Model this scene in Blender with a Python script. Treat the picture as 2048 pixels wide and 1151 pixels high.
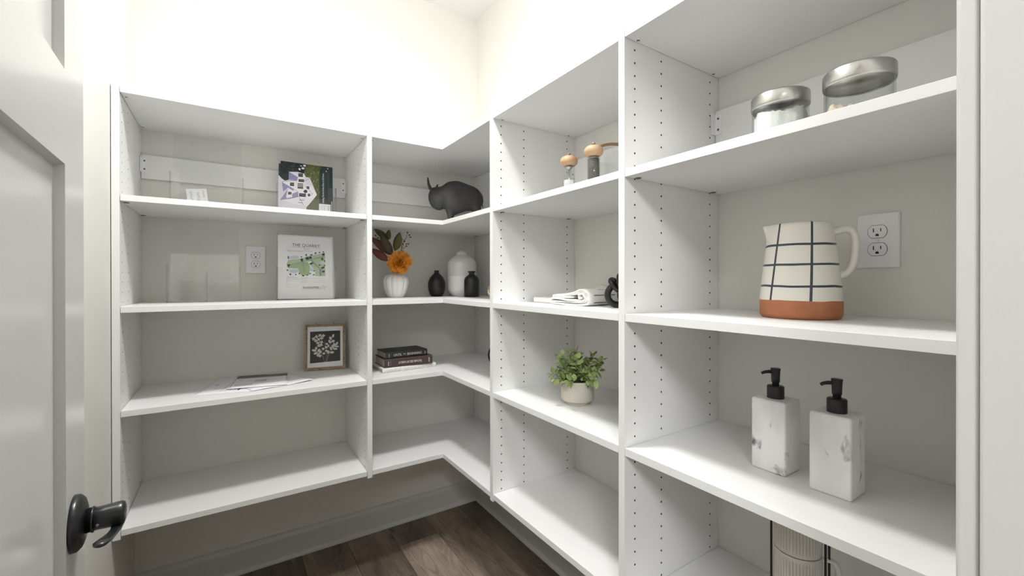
import bpy, bmesh, math, random
from mathutils import Vector, Matrix, Euler
from math import sin, cos, pi, radians, sqrt

for o in list(bpy.data.objects):
    bpy.data.objects.remove(o)
S = bpy.context.scene
COL = S.collection
random.seed(7)

# ------------------------------------------------------------------ camera
EYE = 1.2606                       # the lens stands 1.26 m above the floor, in the doorway
YAW, PITCH, ROLL = 0.5787, -0.0022, -0.0010
f, cx, cy = 863.6757, 1022.0348, 562.7635
Fw = Vector((sin(YAW) * cos(PITCH), cos(YAW) * cos(PITCH), sin(PITCH)))
Rt = Vector((cos(YAW), -sin(YAW), 0))
Up = Rt.cross(Fw)
R2 = Rt * cos(ROLL) + Up * sin(ROLL)
U2 = -Rt * sin(ROLL) + Up * cos(ROLL)
cam_d = bpy.data.cameras.new('camera')
cam = bpy.data.objects.new('camera', cam_d)
COL.objects.link(cam)
M = Matrix((R2, U2, -Fw)).transposed().to_4x4()
M.translation = Vector((0, 0, EYE))
cam.matrix_world = M
cam_d.sensor_width = 36
cam_d.lens = f / 2048 * 36
cam_d.shift_x = (1024 - cx) / 2048
cam_d.shift_y = (cy - 575.5) / 2048
cam_d.clip_start = 0.02
S.camera = cam

# ------------------------------------------------------------------ world, lamps, exposure
W = bpy.data.worlds.new('world')
S.world = W
W.use_nodes = True
W.node_tree.nodes['Background'].inputs[0].default_value = (0.9, 0.93, 1.0, 1)
W.node_tree.nodes['Background'].inputs[1].default_value = 0.25
PANTRY_LAMP = 12.0                 # watts of the pantry's ceiling disc lamp
HALL_FILL = 46.0                    # emission strength of the fill panel added in the hall
LAMP_XY = (0.30, 1.03)
la = bpy.data.lights.new('pantry_lamp', 'AREA')
la.shape = 'DISK'; la.size = .22; la.energy = PANTRY_LAMP; la.color = (1.0, 1.0, .99); la.spread = radians(170)
lo_ = bpy.data.objects.new('pantry_lamp', la); COL.objects.link(lo_)
lo_.location = (LAMP_XY[0], LAMP_XY[1], 1.512 + EYE - .096)
S.view_settings.view_transform = 'Standard'
S.view_settings.look = 'None'
S.view_settings.exposure = 0.06
S.view_settings.gamma = 1.0
S.view_settings.use_curve_mapping = False
try:
    S.cycles.max_bounces = 16
    S.cycles.diffuse_bounces = 7
    S.cycles.transparent_max_bounces = 24
    S.cycles.caustics_reflective = False
    S.cycles.caustics_refractive = False
    S.cycles.sample_clamp_indirect = 4
except Exception:
    pass

# ------------------------------------------------------------------ dimensions
XF, XR = 0.8093, 1.2079            # shelf fronts / right wall
YF, YB = 1.805, 2.2091             # shelf fronts / back wall
T = 0.0191
ZB = [z + EYE for z in (0.5938, 0.2530, -0.1002, -0.4284, -0.8015)]   # undersides of the five levels
ZT = [z + T for z in ZB]           # tops
CEIL = 1.512 + EYE
XL = -0.3085

# ------------------------------------------------------------------ materials
def srgb(r, g, b):
    def c(v):
        v /= 255
        return v / 12.92 if v <= .04045 else ((v + .055) / 1.055) ** 2.4
    return (c(r), c(g), c(b), 1)

def new_mat(name):
    m = bpy.data.materials.new(name)
    m.use_nodes = True
    nt = m.node_tree
    return m, nt, nt.nodes['Principled BSDF']

def mat(name, col, rough=.5, metal=0., bump=None, var=None, coat=0., spec=None):
    """plain procedural material: col linear rgb, optional (scale, strength) noise bump and (scale, amount) noise tint"""
    m, nt, p = new_mat(name)
    c = tuple(col[:3]) + (1,)
    p.inputs['Base Color'].default_value = c
    p.inputs['Roughness'].default_value = rough
    p.inputs['Metallic'].default_value = metal
    if coat:
        p.inputs['Coat Weight'].default_value = coat
        p.inputs['Coat Roughness'].default_value = .08
    if spec is not None:
        p.inputs['Specular IOR Level'].default_value = spec
    tc = nt.nodes.new('ShaderNodeTexCoord')
    if var:
        n = nt.nodes.new('ShaderNodeTexNoise')
        n.inputs['Scale'].default_value = var[0]
        n.inputs['Detail'].default_value = 6
        nt.links.new(tc.outputs['Object'], n.inputs['Vector'])
        r = nt.nodes.new('ShaderNodeValToRGB')
        a = var[1]
        r.color_ramp.elements[0].position = .3
        r.color_ramp.elements[1].position = .7
        r.color_ramp.elements[0].color = (c[0] * (1 - a), c[1] * (1 - a), c[2] * (1 - a), 1)
        r.color_ramp.elements[1].color = (min(1, c[0] * (1 + a)), min(1, c[1] * (1 + a)), min(1, c[2] * (1 + a)), 1)
        nt.links.new(n.outputs['Fac'], r.inputs['Fac'])
        nt.links.new(r.outputs['Color'], p.inputs['Base Color'])
    if bump:
        n = nt.nodes.new('ShaderNodeTexNoise')
        n.inputs['Scale'].default_value = bump[0]
        n.inputs['Detail'].default_value = 4
        nt.links.new(tc.outputs['Object'], n.inputs['Vector'])
        b = nt.nodes.new('ShaderNodeBump')
        b.inputs['Strength'].default_value = bump[1]
        b.inputs['Distance'].default_value = .002
        nt.links.new(n.outputs['Fac'], b.inputs['Height'])
        nt.links.new(b.outputs['Normal'], p.inputs['Normal'])
    return m

def clear_mat(name, tint=(.985, .988, .988), rough=.03, ior=1.45):
    """thin clear sheet or wall: fresnel gloss over straight-through transparency"""
    m = bpy.data.materials.new(name)
    m.use_nodes = True
    nt = m.node_tree
    nt.nodes.clear()
    out = nt.nodes.new('ShaderNodeOutputMaterial')
    mix = nt.nodes.new('ShaderNodeMixShader')
    tr = nt.nodes.new('ShaderNodeBsdfTransparent')
    tr.inputs[0].default_value = tuple(tint) + (1,)
    gl = nt.nodes.new('ShaderNodeBsdfGlossy')
    gl.inputs['Roughness'].default_value = rough
    lw = nt.nodes.new('ShaderNodeLayerWeight'); lw.inputs[0].default_value = .5
    pw = nt.nodes.new('ShaderNodeMath'); pw.operation = 'POWER'; pw.inputs[1].default_value = 4.0
    nt.links.new(lw.outputs['Facing'], pw.inputs[0])
    f0 = ((ior - 1) / (ior + 1)) ** 2
    fr = nt.nodes.new('ShaderNodeMath'); fr.operation = 'MULTIPLY_ADD'; fr.inputs[1].default_value = .75; fr.inputs[2].default_value = f0
    nt.links.new(pw.outputs[0], fr.inputs[0])
    nt.links.new(fr.outputs[0], mix.inputs[0])
    nt.links.new(tr.outputs[0], mix.inputs[1])
    nt.links.new(gl.outputs[0], mix.inputs[2])
    nt.links.new(mix.outputs[0], out.inputs[0])
    return m

def emit_mat(name, col, strength):
    m, nt, p = new_mat(name)
    p.inputs['Base Color'].default_value = (.9, .9, .9, 1)
    p.inputs['Emission Color'].default_value = tuple(col) + (1,)
    p.inputs['Emission Strength'].default_value = strength
    return m

def print_mat(name, rough=.5):
    m, nt, p = new_mat(name)
    a = nt.nodes.new('ShaderNodeVertexColor')
    a.layer_name = 'ink'
    nt.links.new(a.outputs['Color'], p.inputs['Base Color'])
    p.inputs['Roughness'].default_value = rough
    return m

def marble_mat():
    m, nt, p = new_mat('marble')
    tc = nt.nodes.new('ShaderNodeTexCoord')
    oi = nt.nodes.new('ShaderNodeObjectInfo')
    ad = nt.nodes.new('ShaderNodeVectorMath'); ad.operation = 'ADD'
    sc = nt.nodes.new('ShaderNodeVectorMath'); sc.operation = 'SCALE'
    sc.inputs['Scale'].default_value = 7.3
    nt.links.new(oi.outputs['Location'], sc.inputs[0])
    nt.links.new(tc.outputs['Object'], ad.inputs[0]); nt.links.new(sc.outputs[0], ad.inputs[1])
    mp = nt.nodes.new('ShaderNodeMapping'); mp.inputs['Scale'].default_value = (1, 1, .45)
    nt.links.new(ad.outputs[0], mp.inputs[0])
    n1 = nt.nodes.new('ShaderNodeTexNoise'); n1.inputs['Scale'].default_value = 26; n1.inputs['Detail'].default_value = 5
    n1.inputs['Distortion'].default_value = .8
    n2 = nt.nodes.new('ShaderNodeTexNoise'); n2.inputs['Scale'].default_value = 11; n2.inputs['Detail'].default_value = 3
    nt.links.new(mp.outputs[0], n1.inputs[0]); nt.links.new(mp.outputs[0], n2.inputs[0])
    r1 = nt.nodes.new('ShaderNodeValToRGB')
    e = r1.color_ramp.elements
    e[0].position = .615; e[0].color = (0, 0, 0, 1); e[1].position = .70; e[1].color = (1, 1, 1, 1)
    nt.links.new(n1.outputs['Fac'], r1.inputs[0])
    r2 = nt.nodes.new('ShaderNodeValToRGB')
    e = r2.color_ramp.elements
    e[0].position = .45; e[0].color = (.88, .88, .87, 1); e[1].position = .75; e[1].color = (.66, .66, .66, 1)
    nt.links.new(n2.outputs['Fac'], r2.inputs[0])
    mx = nt.nodes.new('ShaderNodeMixRGB'); mx.inputs[2].default_value = (.13, .13, .14, 1)
    nt.links.new(r1.outputs[0], mx.inputs[0]); nt.links.new(r2.outputs[0], mx.inputs[1])
    nt.links.new(mx.outputs[0], p.inputs['Base Color'])
    p.inputs['Roughness'].default_value = .38
    return m

def plank_mat():
    m, nt, p = new_mat('oak_vinyl')
    N, L = nt.nodes.new, nt.links.new
    tc = N('ShaderNodeTexCoord'); oi = N('ShaderNodeObjectInfo')
    sc = N('ShaderNodeVectorMath'); sc.operation = 'SCALE'; sc.inputs['Scale'].default_value = 3.7
    ad = N('ShaderNodeVectorMath'); ad.operation = 'ADD'
    L(oi.outputs['Location'], sc.inputs[0]); L(tc.outputs['Object'], ad.inputs[0]); L(sc.outputs[0], ad.inputs[1])
    # cathedral figure: warped rings
    mp = N('ShaderNodeMapping'); mp.inputs['Scale'].default_value = (7, 1.5, 1)
    L(ad.outputs[0], mp.inputs[0])
    nw = N('ShaderNodeTexNoise'); nw.inputs['Scale'].default_value = 1.2; nw.inputs['Detail'].default_value = 2
    nw.inputs['Distortion'].default_value = 1.2
    L(mp.outputs[0], nw.inputs[0])
    mul = N('ShaderNodeMath'); mul.operation = 'MULTIPLY'; mul.inputs[1].default_value = 75
    L(nw.outputs['Fac'], mul.inputs[0])
    sn = N('ShaderNodeMath'); sn.operation = 'SINE'; L(mul.outputs[0], sn.inputs[0])
    # straight fibres
    mp2 = N('ShaderNodeMapping'); mp2.inputs['Scale'].default_value = (170, 4, 1)
    L(ad.outputs[0], mp2.inputs[0])
    nf = N('ShaderNodeTexNoise'); nf.inputs['Scale'].default_value = 1; nf.inputs['Detail'].default_value = 6
    nf.inputs['Roughness'].default_value = .65
    L(mp2.outputs[0], nf.inputs[0])
    # large blotches
    mp3 = N('ShaderNodeMapping'); mp3.inputs['Scale'].default_value = (9, 2.2, 1)
    L(ad.outputs[0], mp3.inputs[0])
    nb = N('ShaderNodeTexNoise'); nb.inputs['Scale'].default_value = 1; nb.inputs['Detail'].default_value = 4
    L(mp3.outputs[0], nb.inputs[0])
    a1 = N('ShaderNodeMath'); a1.operation = 'MULTIPLY_ADD'; a1.inputs[1].default_value = .045
    nfm = N('ShaderNodeMath'); nfm.operation = 'MULTIPLY'; nfm.inputs[1].default_value = .42
    L(nf.outputs['Fac'], nfm.inputs[0])
    L(sn.outputs[0], a1.inputs[0]); L(nfm.outputs[0], a1.inputs[2])
    a2 = N('ShaderNodeMath'); a2.operation = 'MULTIPLY_ADD'; a2.inputs[1].default_value = .9; 
    L(nb.outputs['Fac'], a2.inputs[0]); L(a1.outputs[0], a2.inputs[2])
    rp = N('ShaderNodeValToRGB')
    e = rp.color_ramp.elements
    e[0].position = .40; e[0].color = (.085, .063, .048, 1)
    e[1].position = .88; e[1].color = (.33, .275, .222, 1)
    x = rp.color_ramp.elements.new(.64); x.color = (.195, .153, .118, 1)
    L(a2.outputs[0], rp.inputs[0])
    # knots
    mk = N('ShaderNodeMapping'); mk.inputs['Scale'].default_value = (6, 2.2, 1)
    L(ad.outputs[0], mk.inputs[0])
    vo = N('ShaderNodeTexVoronoi'); vo.inputs['Scale'].default_value = 1.1
    L(mk.outputs[0], vo.inputs['Vector'])
    rk = N('ShaderNodeValToRGB')
    e = rk.color_ramp.elements
    e[0].position = .015; e[0].color = (1, 1, 1, 1); e[1].position = .10; e[1].color = (0, 0, 0, 1)
    L(vo.outputs['Distance'], rk.inputs[0])
    mx = N('ShaderNodeMixRGB'); mx.inputs[2].default_value = (.07, .045, .03, 1)
    L(rk.outputs[0], mx.inputs[0]); L(rp.outputs[0], mx.inputs[1])
    mt = N('ShaderNodeMixRGB'); mt.blend_type = 'MULTIPLY'; mt.inputs[0].default_value = 1
    L(mx.outputs[0], mt.inputs[1]); L(oi.outputs['Color'], mt.inputs[2])
    L(mt.outputs[0], p.inputs['Base Color'])
    p.inputs['Roughness'].default_value = .42
    b = N('ShaderNodeBump'); b.inputs['Strength'].default_value = .15; b.inputs['Distance'].default_value = .001
    L(nf.outputs['Fac'], b.inputs['Height']); L(b.outputs['Normal'], p.inputs['Normal'])
    return m

def wood_mat(name, c1, c2, scale=(6, 6, 60)):
    m, nt, p = new_mat(name)
    N, L = nt.nodes.new, nt.links.new
    tc = N('ShaderNodeTexCoord'); mp = N('ShaderNodeMapping'); mp.inputs['Scale'].default_value = scale
    L(tc.outputs['Object'], mp.inputs[0])
    n = N('ShaderNodeTexNoise'); n.inputs['Scale'].default_value = 3; n.inputs['Detail'].default_value = 5
    L(mp.outputs[0], n.inputs[0])
    r = N('ShaderNodeValToRGB'); r.color_ramp.elements[0].position = .3; r.color_ramp.elements[1].position = .7
    r.color_ramp.elements[0].color = tuple(c1) + (1,); r.color_ramp.elements[1].color = tuple(c2) + (1,)
    L(n.outputs['Fac'], r.inputs[0]); L(r.outputs[0], p.inputs['Base Color'])
    p.inputs['Roughness'].default_value = .5
    return m

def steel_mat():
    m, nt, p = new_mat('brushed_steel')
    N, L = nt.nodes.new, nt.links.new
    p.inputs['Base Color'].default_value = (.52, .51, .49, 1)
    p.inputs['Metallic'].default_value = 1
    p.inputs['Roughness'].default_value = .30
    tc = N('ShaderNodeTexCoord'); mp = N('ShaderNodeMapping'); mp.inputs['Scale'].default_value = (2, 2, 900)
    L(tc.outputs['Object'], mp.inputs[0])
    n = N('ShaderNodeTexNoise'); n.inputs['Scale'].default_value = 1
    L(mp.outputs[0], n.inputs[0])
    b = N('ShaderNodeBump'); b.inputs['Strength'].default_value = .08; b.inputs['Distance'].default_value = .0004
    L(n.outputs['Fac'], b.inputs['Height']); L(b.outputs[0], p.inputs['Normal'])
    return m

def leaf_mat(name, c1, c2, scale=60):
    m, nt, p = new_mat(name)
    N, L = nt.nodes.new, nt.links.new
    oi = N('ShaderNodeObjectInfo'); tc = N('ShaderNodeTexCoord')
    n = N('ShaderNodeTexNoise'); n.inputs['Scale'].default_value = scale
    L(tc.outputs['Object'], n.inputs[0])
    a = N('ShaderNodeMath'); a.operation = 'MULTIPLY_ADD'; a.inputs[1].default_value = .5
    L(oi.outputs['Random'], a.inputs[0]); 
    h = N('ShaderNodeMath'); h.operation = 'MULTIPLY'; h.inputs[1].default_value = .6
    L(n.outputs['Fac'], h.inputs[0]); L(h.outputs[0], a.inputs[2])
    r = N('ShaderNodeValToRGB'); r.color_ramp.elements[0].position = .15; r.color_ramp.elements[1].position = .85
    r.color_ramp.elements[0].color = tuple(c1) + (1,); r.color_ramp.elements[1].color = tuple(c2) + (1,)
    L(a.outputs[0], r.inputs[0]); L(r.outputs[0], p.inputs['Base Color'])
    p.inputs['Roughness'].default_value = .5
    return m

def pitcher_mat():
    """glazed cream over terracotta with dark painted stripes, by height and bearing on the pitcher itself"""
    m, nt, p = new_mat('painted_glaze')
    N, L = nt.nodes.new, nt.links.new
    tc = N('ShaderNodeTexCoord'); sp = N('ShaderNodeSeparateXYZ'); L(tc.outputs['Object'], sp.inputs[0])
    n = N('ShaderNodeTexNoise'); n.inputs['Scale'].default_value = 14; n.inputs['Detail'].default_value = 1
    L(tc.outputs['Object'], n.inputs[0])
    wob = N('ShaderNodeMath'); wob.operation = 'MULTIPLY_ADD'; wob.inputs[1].default_value = .006; wob.inputs[2].default_value = -.003
    L(n.outputs['Fac'], wob.inputs[0])
    z = N('ShaderNodeMath'); z.operation = 'ADD'; L(sp.outputs['Z'], z.inputs[0]); L(wob.outputs[0], z.inputs[1])
    def band(src, c, hw):
        s = N('ShaderNodeMath'); s.operation = 'SUBTRACT'; L(src, s.inputs[0]); s.inputs[1].default_value = c
        a = N('ShaderNodeMath'); a.operation = 'ABSOLUTE'; L(s.outputs[0], a.inputs[0])
        t = N('ShaderNodeMath'); t.operation = 'LESS_THAN'; L(a.outputs[0], t.inputs[0]); t.inputs[1].default_value = hw
        return t.outputs[0]
    def mx(a, b):
        s = N('ShaderNodeMath'); s.operation = 'MAXIMUM'; L(a, s.inputs[0]); L(b, s.inputs[1]); return s.outputs[0]
    at = N('ShaderNodeMath'); at.operation = 'ARCTAN2'; L(sp.outputs['Y'], at.inputs[0]); L(sp.outputs['X'], at.inputs[1])
    wa = N('ShaderNodeMath'); wa.operation = 'MULTIPLY_ADD'; wa.inputs[1].default_value = 1.2
    L(wob.outputs[0], wa.inputs[0])
    tl = N('ShaderNodeMath'); tl.operation = 'MULTIPLY_ADD'; tl.inputs[1].default_value = -.7; tl.inputs[2].default_value = .17
    L(sp.outputs['Z'], tl.inputs[0])
    tw_ = N('ShaderNodeMath'); tw_.operation = 'ADD'; L(tl.outputs[0], tw_.inputs[0]); L(at.outputs[0], tw_.inputs[1])
    L(tw_.outputs[0], wa.inputs[2])
    k = None
    for h in (0.0685, 0.1145, 0.1565):
        b = band(z.outputs[0], h, .0023)
        k = b if k is None else mx(k, b)
    for t in (-2.35, 2.93, 2.0, 1.05, .1, -.95):
        k = mx(k, band(wa.outputs[0], t, .034))
    lo = N('ShaderNodeMath'); lo.operation = 'LESS_THAN'; L(z.outputs[0], lo.inputs[0]); lo.inputs[1].default_value = .0385
    c1 = N('ShaderNodeMixRGB'); c1.inputs[1].default_value = (.80, .77, .70, 1); c1.inputs[2].default_value = (.035, .05, .07, 1)
    L(k, c1.inputs[0])
    n2 = N('ShaderNodeTexNoise'); n2.inputs['Scale'].default_value = 30; n2.inputs['Detail'].default_value = 4
    L(tc.outputs['Object'], n2.inputs[0])
    tr = N('ShaderNodeValToRGB'); tr.color_ramp.elements[0].color = (.36, .125, .055, 1); tr.color_ramp.elements[1].color = (.50, .20, .095, 1)
    L(n2.outputs['Fac'], tr.inputs[0])
    c2 = N('ShaderNodeMixRGB'); L(lo.outputs[0], c2.inputs[0]); L(c1.outputs[0], c2.inputs[1]); L(tr.outputs[0], c2.inputs[2])
    L(c2.outputs[0], p.inputs['Base Color'])
    ro = N('ShaderNodeMath'); ro.operation = 'MULTIPLY_ADD'; ro.inputs[1].default_value = .5; ro.inputs[2].default_value = .28
    L(lo.outputs[0], ro.inputs[0]); L(ro.outputs[0], p.inputs['Roughness'])
    return m

def pepper_mat():
    m, nt, p = new_mat('peppercorns')
    N, L = nt.nodes.new, nt.links.new
    tc = N('ShaderNodeTexCoord'); v = N('ShaderNodeTexVoronoi'); v.inputs['Scale'].default_value = 330
    L(tc.outputs['Object'], v.inputs['Vector'])
    r = N('ShaderNodeValToRGB'); r.color_ramp.elements[0].color = (.16, .15, .14, 1); r.color_ramp.elements[1].color = (.012, .011, .01, 1)
    L(v.outputs['Distance'], r.inputs[0]); L(r.outputs[0], p.inputs['Base Color'])
    b = N('ShaderNodeBump'); b.invert = True; b.inputs['Distance'].default_value = .002
    L(v.outputs['Distance'], b.inputs['Height']); L(b.outputs[0], p.inputs['Normal'])
    return m

MT = {}
MT['wall'] = mat('wall_paint', (.745, .732, .69), .85, bump=(220, .08))
MT['ceiling'] = mat('ceiling_paint', (.84, .84, .83), .9, bump=(160, .1))
MT['board'] = mat('white_melamine', (.80, .802, .798), .42, bump=(700, .04))
MT['raw'] = mat('drilled_core', (.05, .045, .04), .9)
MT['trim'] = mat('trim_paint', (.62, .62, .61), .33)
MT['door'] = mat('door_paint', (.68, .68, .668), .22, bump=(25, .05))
MT['plank'] = plank_mat()
MT['black_metal'] = mat('black_door_metal', (.009, .010, .012), .30, spec=.6)
MT['black_matte'] = mat('matte_black', (.012, .012, .012), .45)
MT['black_ceramic'] = mat('black_ceramic', (.008, .008, .008), .38)
MT['bison'] = mat('charcoal_resin', (.030, .030, .029), .7, var=(18, .25), bump=(60, .2))
MT['grey_plastic'] = mat('grey_plastic', (.12, .12, .115), .5)
MT['white_plastic'] = mat('white_plastic', (.84, .845, .86), .35)
MT['slot'] = mat('slot_black', (.01, .01, .01), .6)
MT['metal'] = mat('zinc', (.45, .44, .42), .35, metal=1)
MT['steel'] = steel_mat()
MT['glass'] = clear_mat('clear_glass', (.955, .965, .96), .02, 1.45)
MT['acrylic'] = clear_mat('clear_acrylic', (.982, .985, .984), .05, 1.5)
MT['white_ceramic'] = mat('white_glaze', (.86, .855, .84), .25, coat=.4)
MT['grey_ceramic'] = mat('greige_glaze', (.74, .735, .71), .22, coat=.5)
MT['lightwood'] = wood_mat('beech', (.44, .27, .15), (.56, .37, .22))
MT['hoopwood'] = wood_mat('hoop_wood', (.30, .19, .10), (.42, .28, .16))
MT['salt'] = mat('salt', (.85, .85, .85), .8, bump=(900, .4))
MT['flour'] = mat('flour', (.86, .86, .85), .95, bump=(300, .5))
MT['oats'] = mat('oats', (.66, .57, .45), .95, var=(60, .25), bump=(300, .6))
MT['pepper'] = pepper_mat()
MT['pitcher'] = pitcher_mat()
MT['cream'] = mat('cream_glaze', (.78, .75, .68), .28)
MT['marble'] = marble_mat()
MT['pot'] = mat('pot_clay', (.60, .56, .49), .8)
MT['pot_dot'] = mat('pot_dimple', (.33, .30, .255), .9)
MT['soil'] = mat('soil', (.02, .016, .012), .95, bump=(200, 1))
MT['leaf'] = leaf_mat('leaf_green', (.09, .15, .05), (.46, .55, .20))
MT['stem'] = mat('stem_green', (.10, .16, .06), .6)
MT['petal'] = leaf_mat('petal_orange', (.60, .18, .015), (.95, .46, .06), 40)
MT['magnolia'] = leaf_mat('leaf_olive', (.035, .026, .014), (.15, .135, .04), 30)
MT['maroon'] = leaf_mat('leaf_maroon', (.05, .014, .012), (.16, .045, .03), 30)
MT['berry'] = mat('berry_brown', (.05, .022, .016), .5)
MT['rattan'] = mat('rattan', (.55, .46, .33), .8)
MT['mug'] = mat('mug_glaze', (.62, .60, .55), .3)
MT['mug_groove'] = mat('mug_groove', (.47, .44, .39), .6)
MT['cloth'] = mat('white_linen', (.80, .80, .775), .95, bump=(500, .5))
MT['cloth2'] = mat('beige_linen', (.70, .68, .60), .95, bump=(500, .5))
MT['thread'] = mat('dark_thread', (.02, .02, .02), .9)
MT['tray'] = mat('white_marble_slab', (.80, .80, .78), .3, var=(12, .04))
MT['paper'] = mat('paper', (.84, .84, .86), .7)
MT['ink'] = print_mat('printed_ink', .55)
MT['ink_gloss'] = print_mat('glossy_ink', .25)
MT['pages'] = mat('page_block', (.50, .45, .37), .9, bump=(600, .4))
MT['book_black'] = mat('book_cloth_black', (.022, .024, .022), .5)
MT['book_brown'] = mat('book_cloth_brown', (.055, .032, .030), .5)
MT['book_white'] = mat('book_cloth_white', (.74, .73, .70), .6, var=(90, .1))
MT['frame_wood'] = wood_mat('aged_gilt_wood', (.22, .15, .085), (.52, .40, .25), (40, 40, 40))
MT['lamp'] = emit_mat('lamp_diffuser', (1.0, 1.0, 1.0), 104.0)
MT['hall_fill'] = emit_mat('hall_fill_diffuser', (.98, .99, 1.0), HALL_FILL)
MT['hole'] = MT['raw']

# ------------------------------------------------------------------ mesh helpers
class MB:
    def __init__(s):
        s.v, s.f, s.m, s.s, s.c = [], [], [], [], None
    def add(s, vs, fs, mi=0, smooth=False, M=None):
        b = len(s.v)
        for p in vs:
            p = Vector(p)
            s.v.append(tuple(M @ p) if M is not None else tuple(p))
        for q in fs:
            s.f.append([b + i for i in q]); s.m.append(mi); s.s.append(smooth)
    def box(s, x0, x1, y0, y1, z0, z1, mi=0, M=None):
        v = [(x, y, z) for z in (z0, z1) for y in (y0, y1) for x in (x0, x1)]
        s.add(v, [(0, 2, 3, 1), (4, 5, 7, 6), (0, 1, 5, 4), (2, 6, 7, 3), (0, 4, 6, 2), (1, 3, 7, 5)], mi, False, M)
    def lathe(s, prof, n=48, mi=0, M=None, smooth=True, cap=True, rf=None, rings=None):
        """prof [(r,z)]; rf(angle, r, z)->r modifies the radius"""
        vs = []
        for r, z in prof:
            for i in range(n):
                a = 2 * pi * i / n
                rr = rf(a, r, z) if rf else r
                vs.append((rr * cos(a), rr * sin(a), z))
        fs = []
        for k in range(len(prof) - 1):
            for i in range(n):
                j = (i + 1) % n
                fs.append((k * n + i, k * n + j, (k + 1) * n + j, (k + 1) * n + i))
        s.add(vs, fs, mi, smooth, M)
        if cap:
            b = len(s.v) - len(vs)
            if prof[0][0] > 1e-6:
                s.f.append([b + i for i in range(n)][::-1]); s.m.append(mi); s.s.append(False)
            if prof[-1][0] > 1e-6:
                s.f.append([b + (len(prof) - 1) * n + i for i in range(n)]); s.m.append(mi); s.s.append(False)
    def tube(s, pts, rad, n=10, mi=0, closed=False, M=None, flat=None):
        """pts path, rad number or list, flat (a,b) scales of the section's two axes"""
        P = [Vector(p) for p in pts]
        k = len(P)
        R = rad if isinstance(rad, (list, tuple)) else [rad] * k
        vs = []
        up = None
        for i in range(k):
            if closed:
                t = (P[(i + 1) % k] - P[i - 1]).normalized()
            else:
                t = (P[min(i + 1, k - 1)] - P[max(i - 1, 0)]).normalized()
            if up is None:
                up = Vector((0, 0, 1)) if abs(t.z) < .9 else Vector((1, 0, 0))
            a = t.cross(up).normalized()
            b = a.cross(t).normalized()
            up = b
            fa, fb = (flat if flat else (1, 1))
            for j in range(n):
                w = 2 * pi * j / n
                vs.append(P[i] + a * (R[i] * cos(w) * fa) + b * (R[i] * sin(w) * fb))
        fs = []
        for i in range(k if closed else k - 1):
            q = (i + 1) % k
            for j in range(n):
                l = (j + 1) % n
                fs.append((i * n + j, i * n + l, q * n + l, q * n + j))
        if not closed:
            fs.append(tuple(range(n))[::-1]); fs.append(tuple((k - 1) * n + j for j in range(n)))
        s.add(vs, fs, mi, True, M)
    def prism(s, poly, z0, z1, mi=0, M=None, smooth=False):
        n = len(poly)
        vs = [(x, y, z0) for x, y in poly] + [(x, y, z1) for x, y in poly]
        fs = [tuple(range(n))[::-1], tuple(range(n, 2 * n))] + [(i, (i + 1) % n, n + (i + 1) % n, n + i) for i in range(n)]
        s.add(vs, fs, mi, smooth, M)
    def mesh(s, name, mats):
        me = bpy.data.meshes.new(name)
        me.from_pydata(s.v, [], s.f)
        for m in mats:
            me.materials.append(MT[m] if isinstance(m, str) else m)
        me.polygons.foreach_set('material_index', s.m)
        me.polygons.foreach_set('use_smooth', s.s)
        if s.c:
            a = me.color_attributes.new('ink', 'FLOAT_COLOR', 'CORNER')
            i = 0
            for q, c in zip(s.f, s.c):
                for _ in q:
                    a.data[i].color = c; i += 1
        me.update()
        return me
    def build(s, name, mats, parent=None, loc=(0, 0, 0), rot=(0, 0, 0), bevel=0, seg=2, fix=True):
        if not isinstance(mats, (list, tuple)):
            mats = [mats]
        me = s.mesh(name, mats)
        if fix and not s.c:
            bm = bmesh.new(); bm.from_mesh(me)
            bmesh.ops.recalc_face_normals(bm, faces=bm.faces)
            bm.to_mesh(me); bm.free()
        o = bpy.data.objects.new(name, me)
        COL.objects.link(o)
        o.location = loc; o.rotation_euler = rot
        if parent: o.parent = parent
        if bevel:
            b = o.modifiers.new('bevel', 'BEVEL'); b.width = bevel; b.segments = seg; b.limit_method = 'ANGLE'
            b.angle_limit = radians(40)
        return o

def tag(o, label=None, cat=None, group=None, kind=None):
    if label: o['label'] = label
    if cat: o['category'] = cat
    if group: o['group'] = group
    if kind: o['kind'] = kind
    return o

def thing(name, loc, label, cat, rz=0, group=None, rot=None):
    o = bpy.data.objects.new(name, None); COL.objects.link(o)
    o.location = loc; o.rotation_euler = rot or (0, 0, rz)
    o.empty_display_size = .05
    return tag(o, label, cat, group)

def boxo(name, x0, x1, y0, y1, z0, z1, m, parent=None, bevel=0, loc=(0, 0, 0)):
    b = MB(); b.box(x0, x1, y0, y1, z0, z1)
    return b.build(name, m, parent, loc=loc, bevel=bevel)

_txt = {}
def text_polys(txt, bold=False):
    """text -> (verts2d, faces) with cap height about 1"""
    if txt in _txt: return _txt[txt]
    cu = bpy.data.curves.new('lettering', 'FONT'); cu.body = txt; cu.size = 1.0 / .7; cu.resolution_u = 2
    ob = bpy.data.objects.new('lettering', cu); COL.objects.link(ob)
    dg = bpy.context.evaluated_depsgraph_get()
    me = ob.evaluated_get(dg).to_mesh()
    V = [(v.co.x, v.co.y) for v in me.vertices]; Fc = [tuple(p.vertices) for p in me.polygons]
    ob.evaluated_get(dg).to_mesh_clear()
    bpy.data.objects.remove(ob); bpy.data.curves.remove(cu)
    _txt[txt] = (V, Fc)
    return V, Fc

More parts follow.
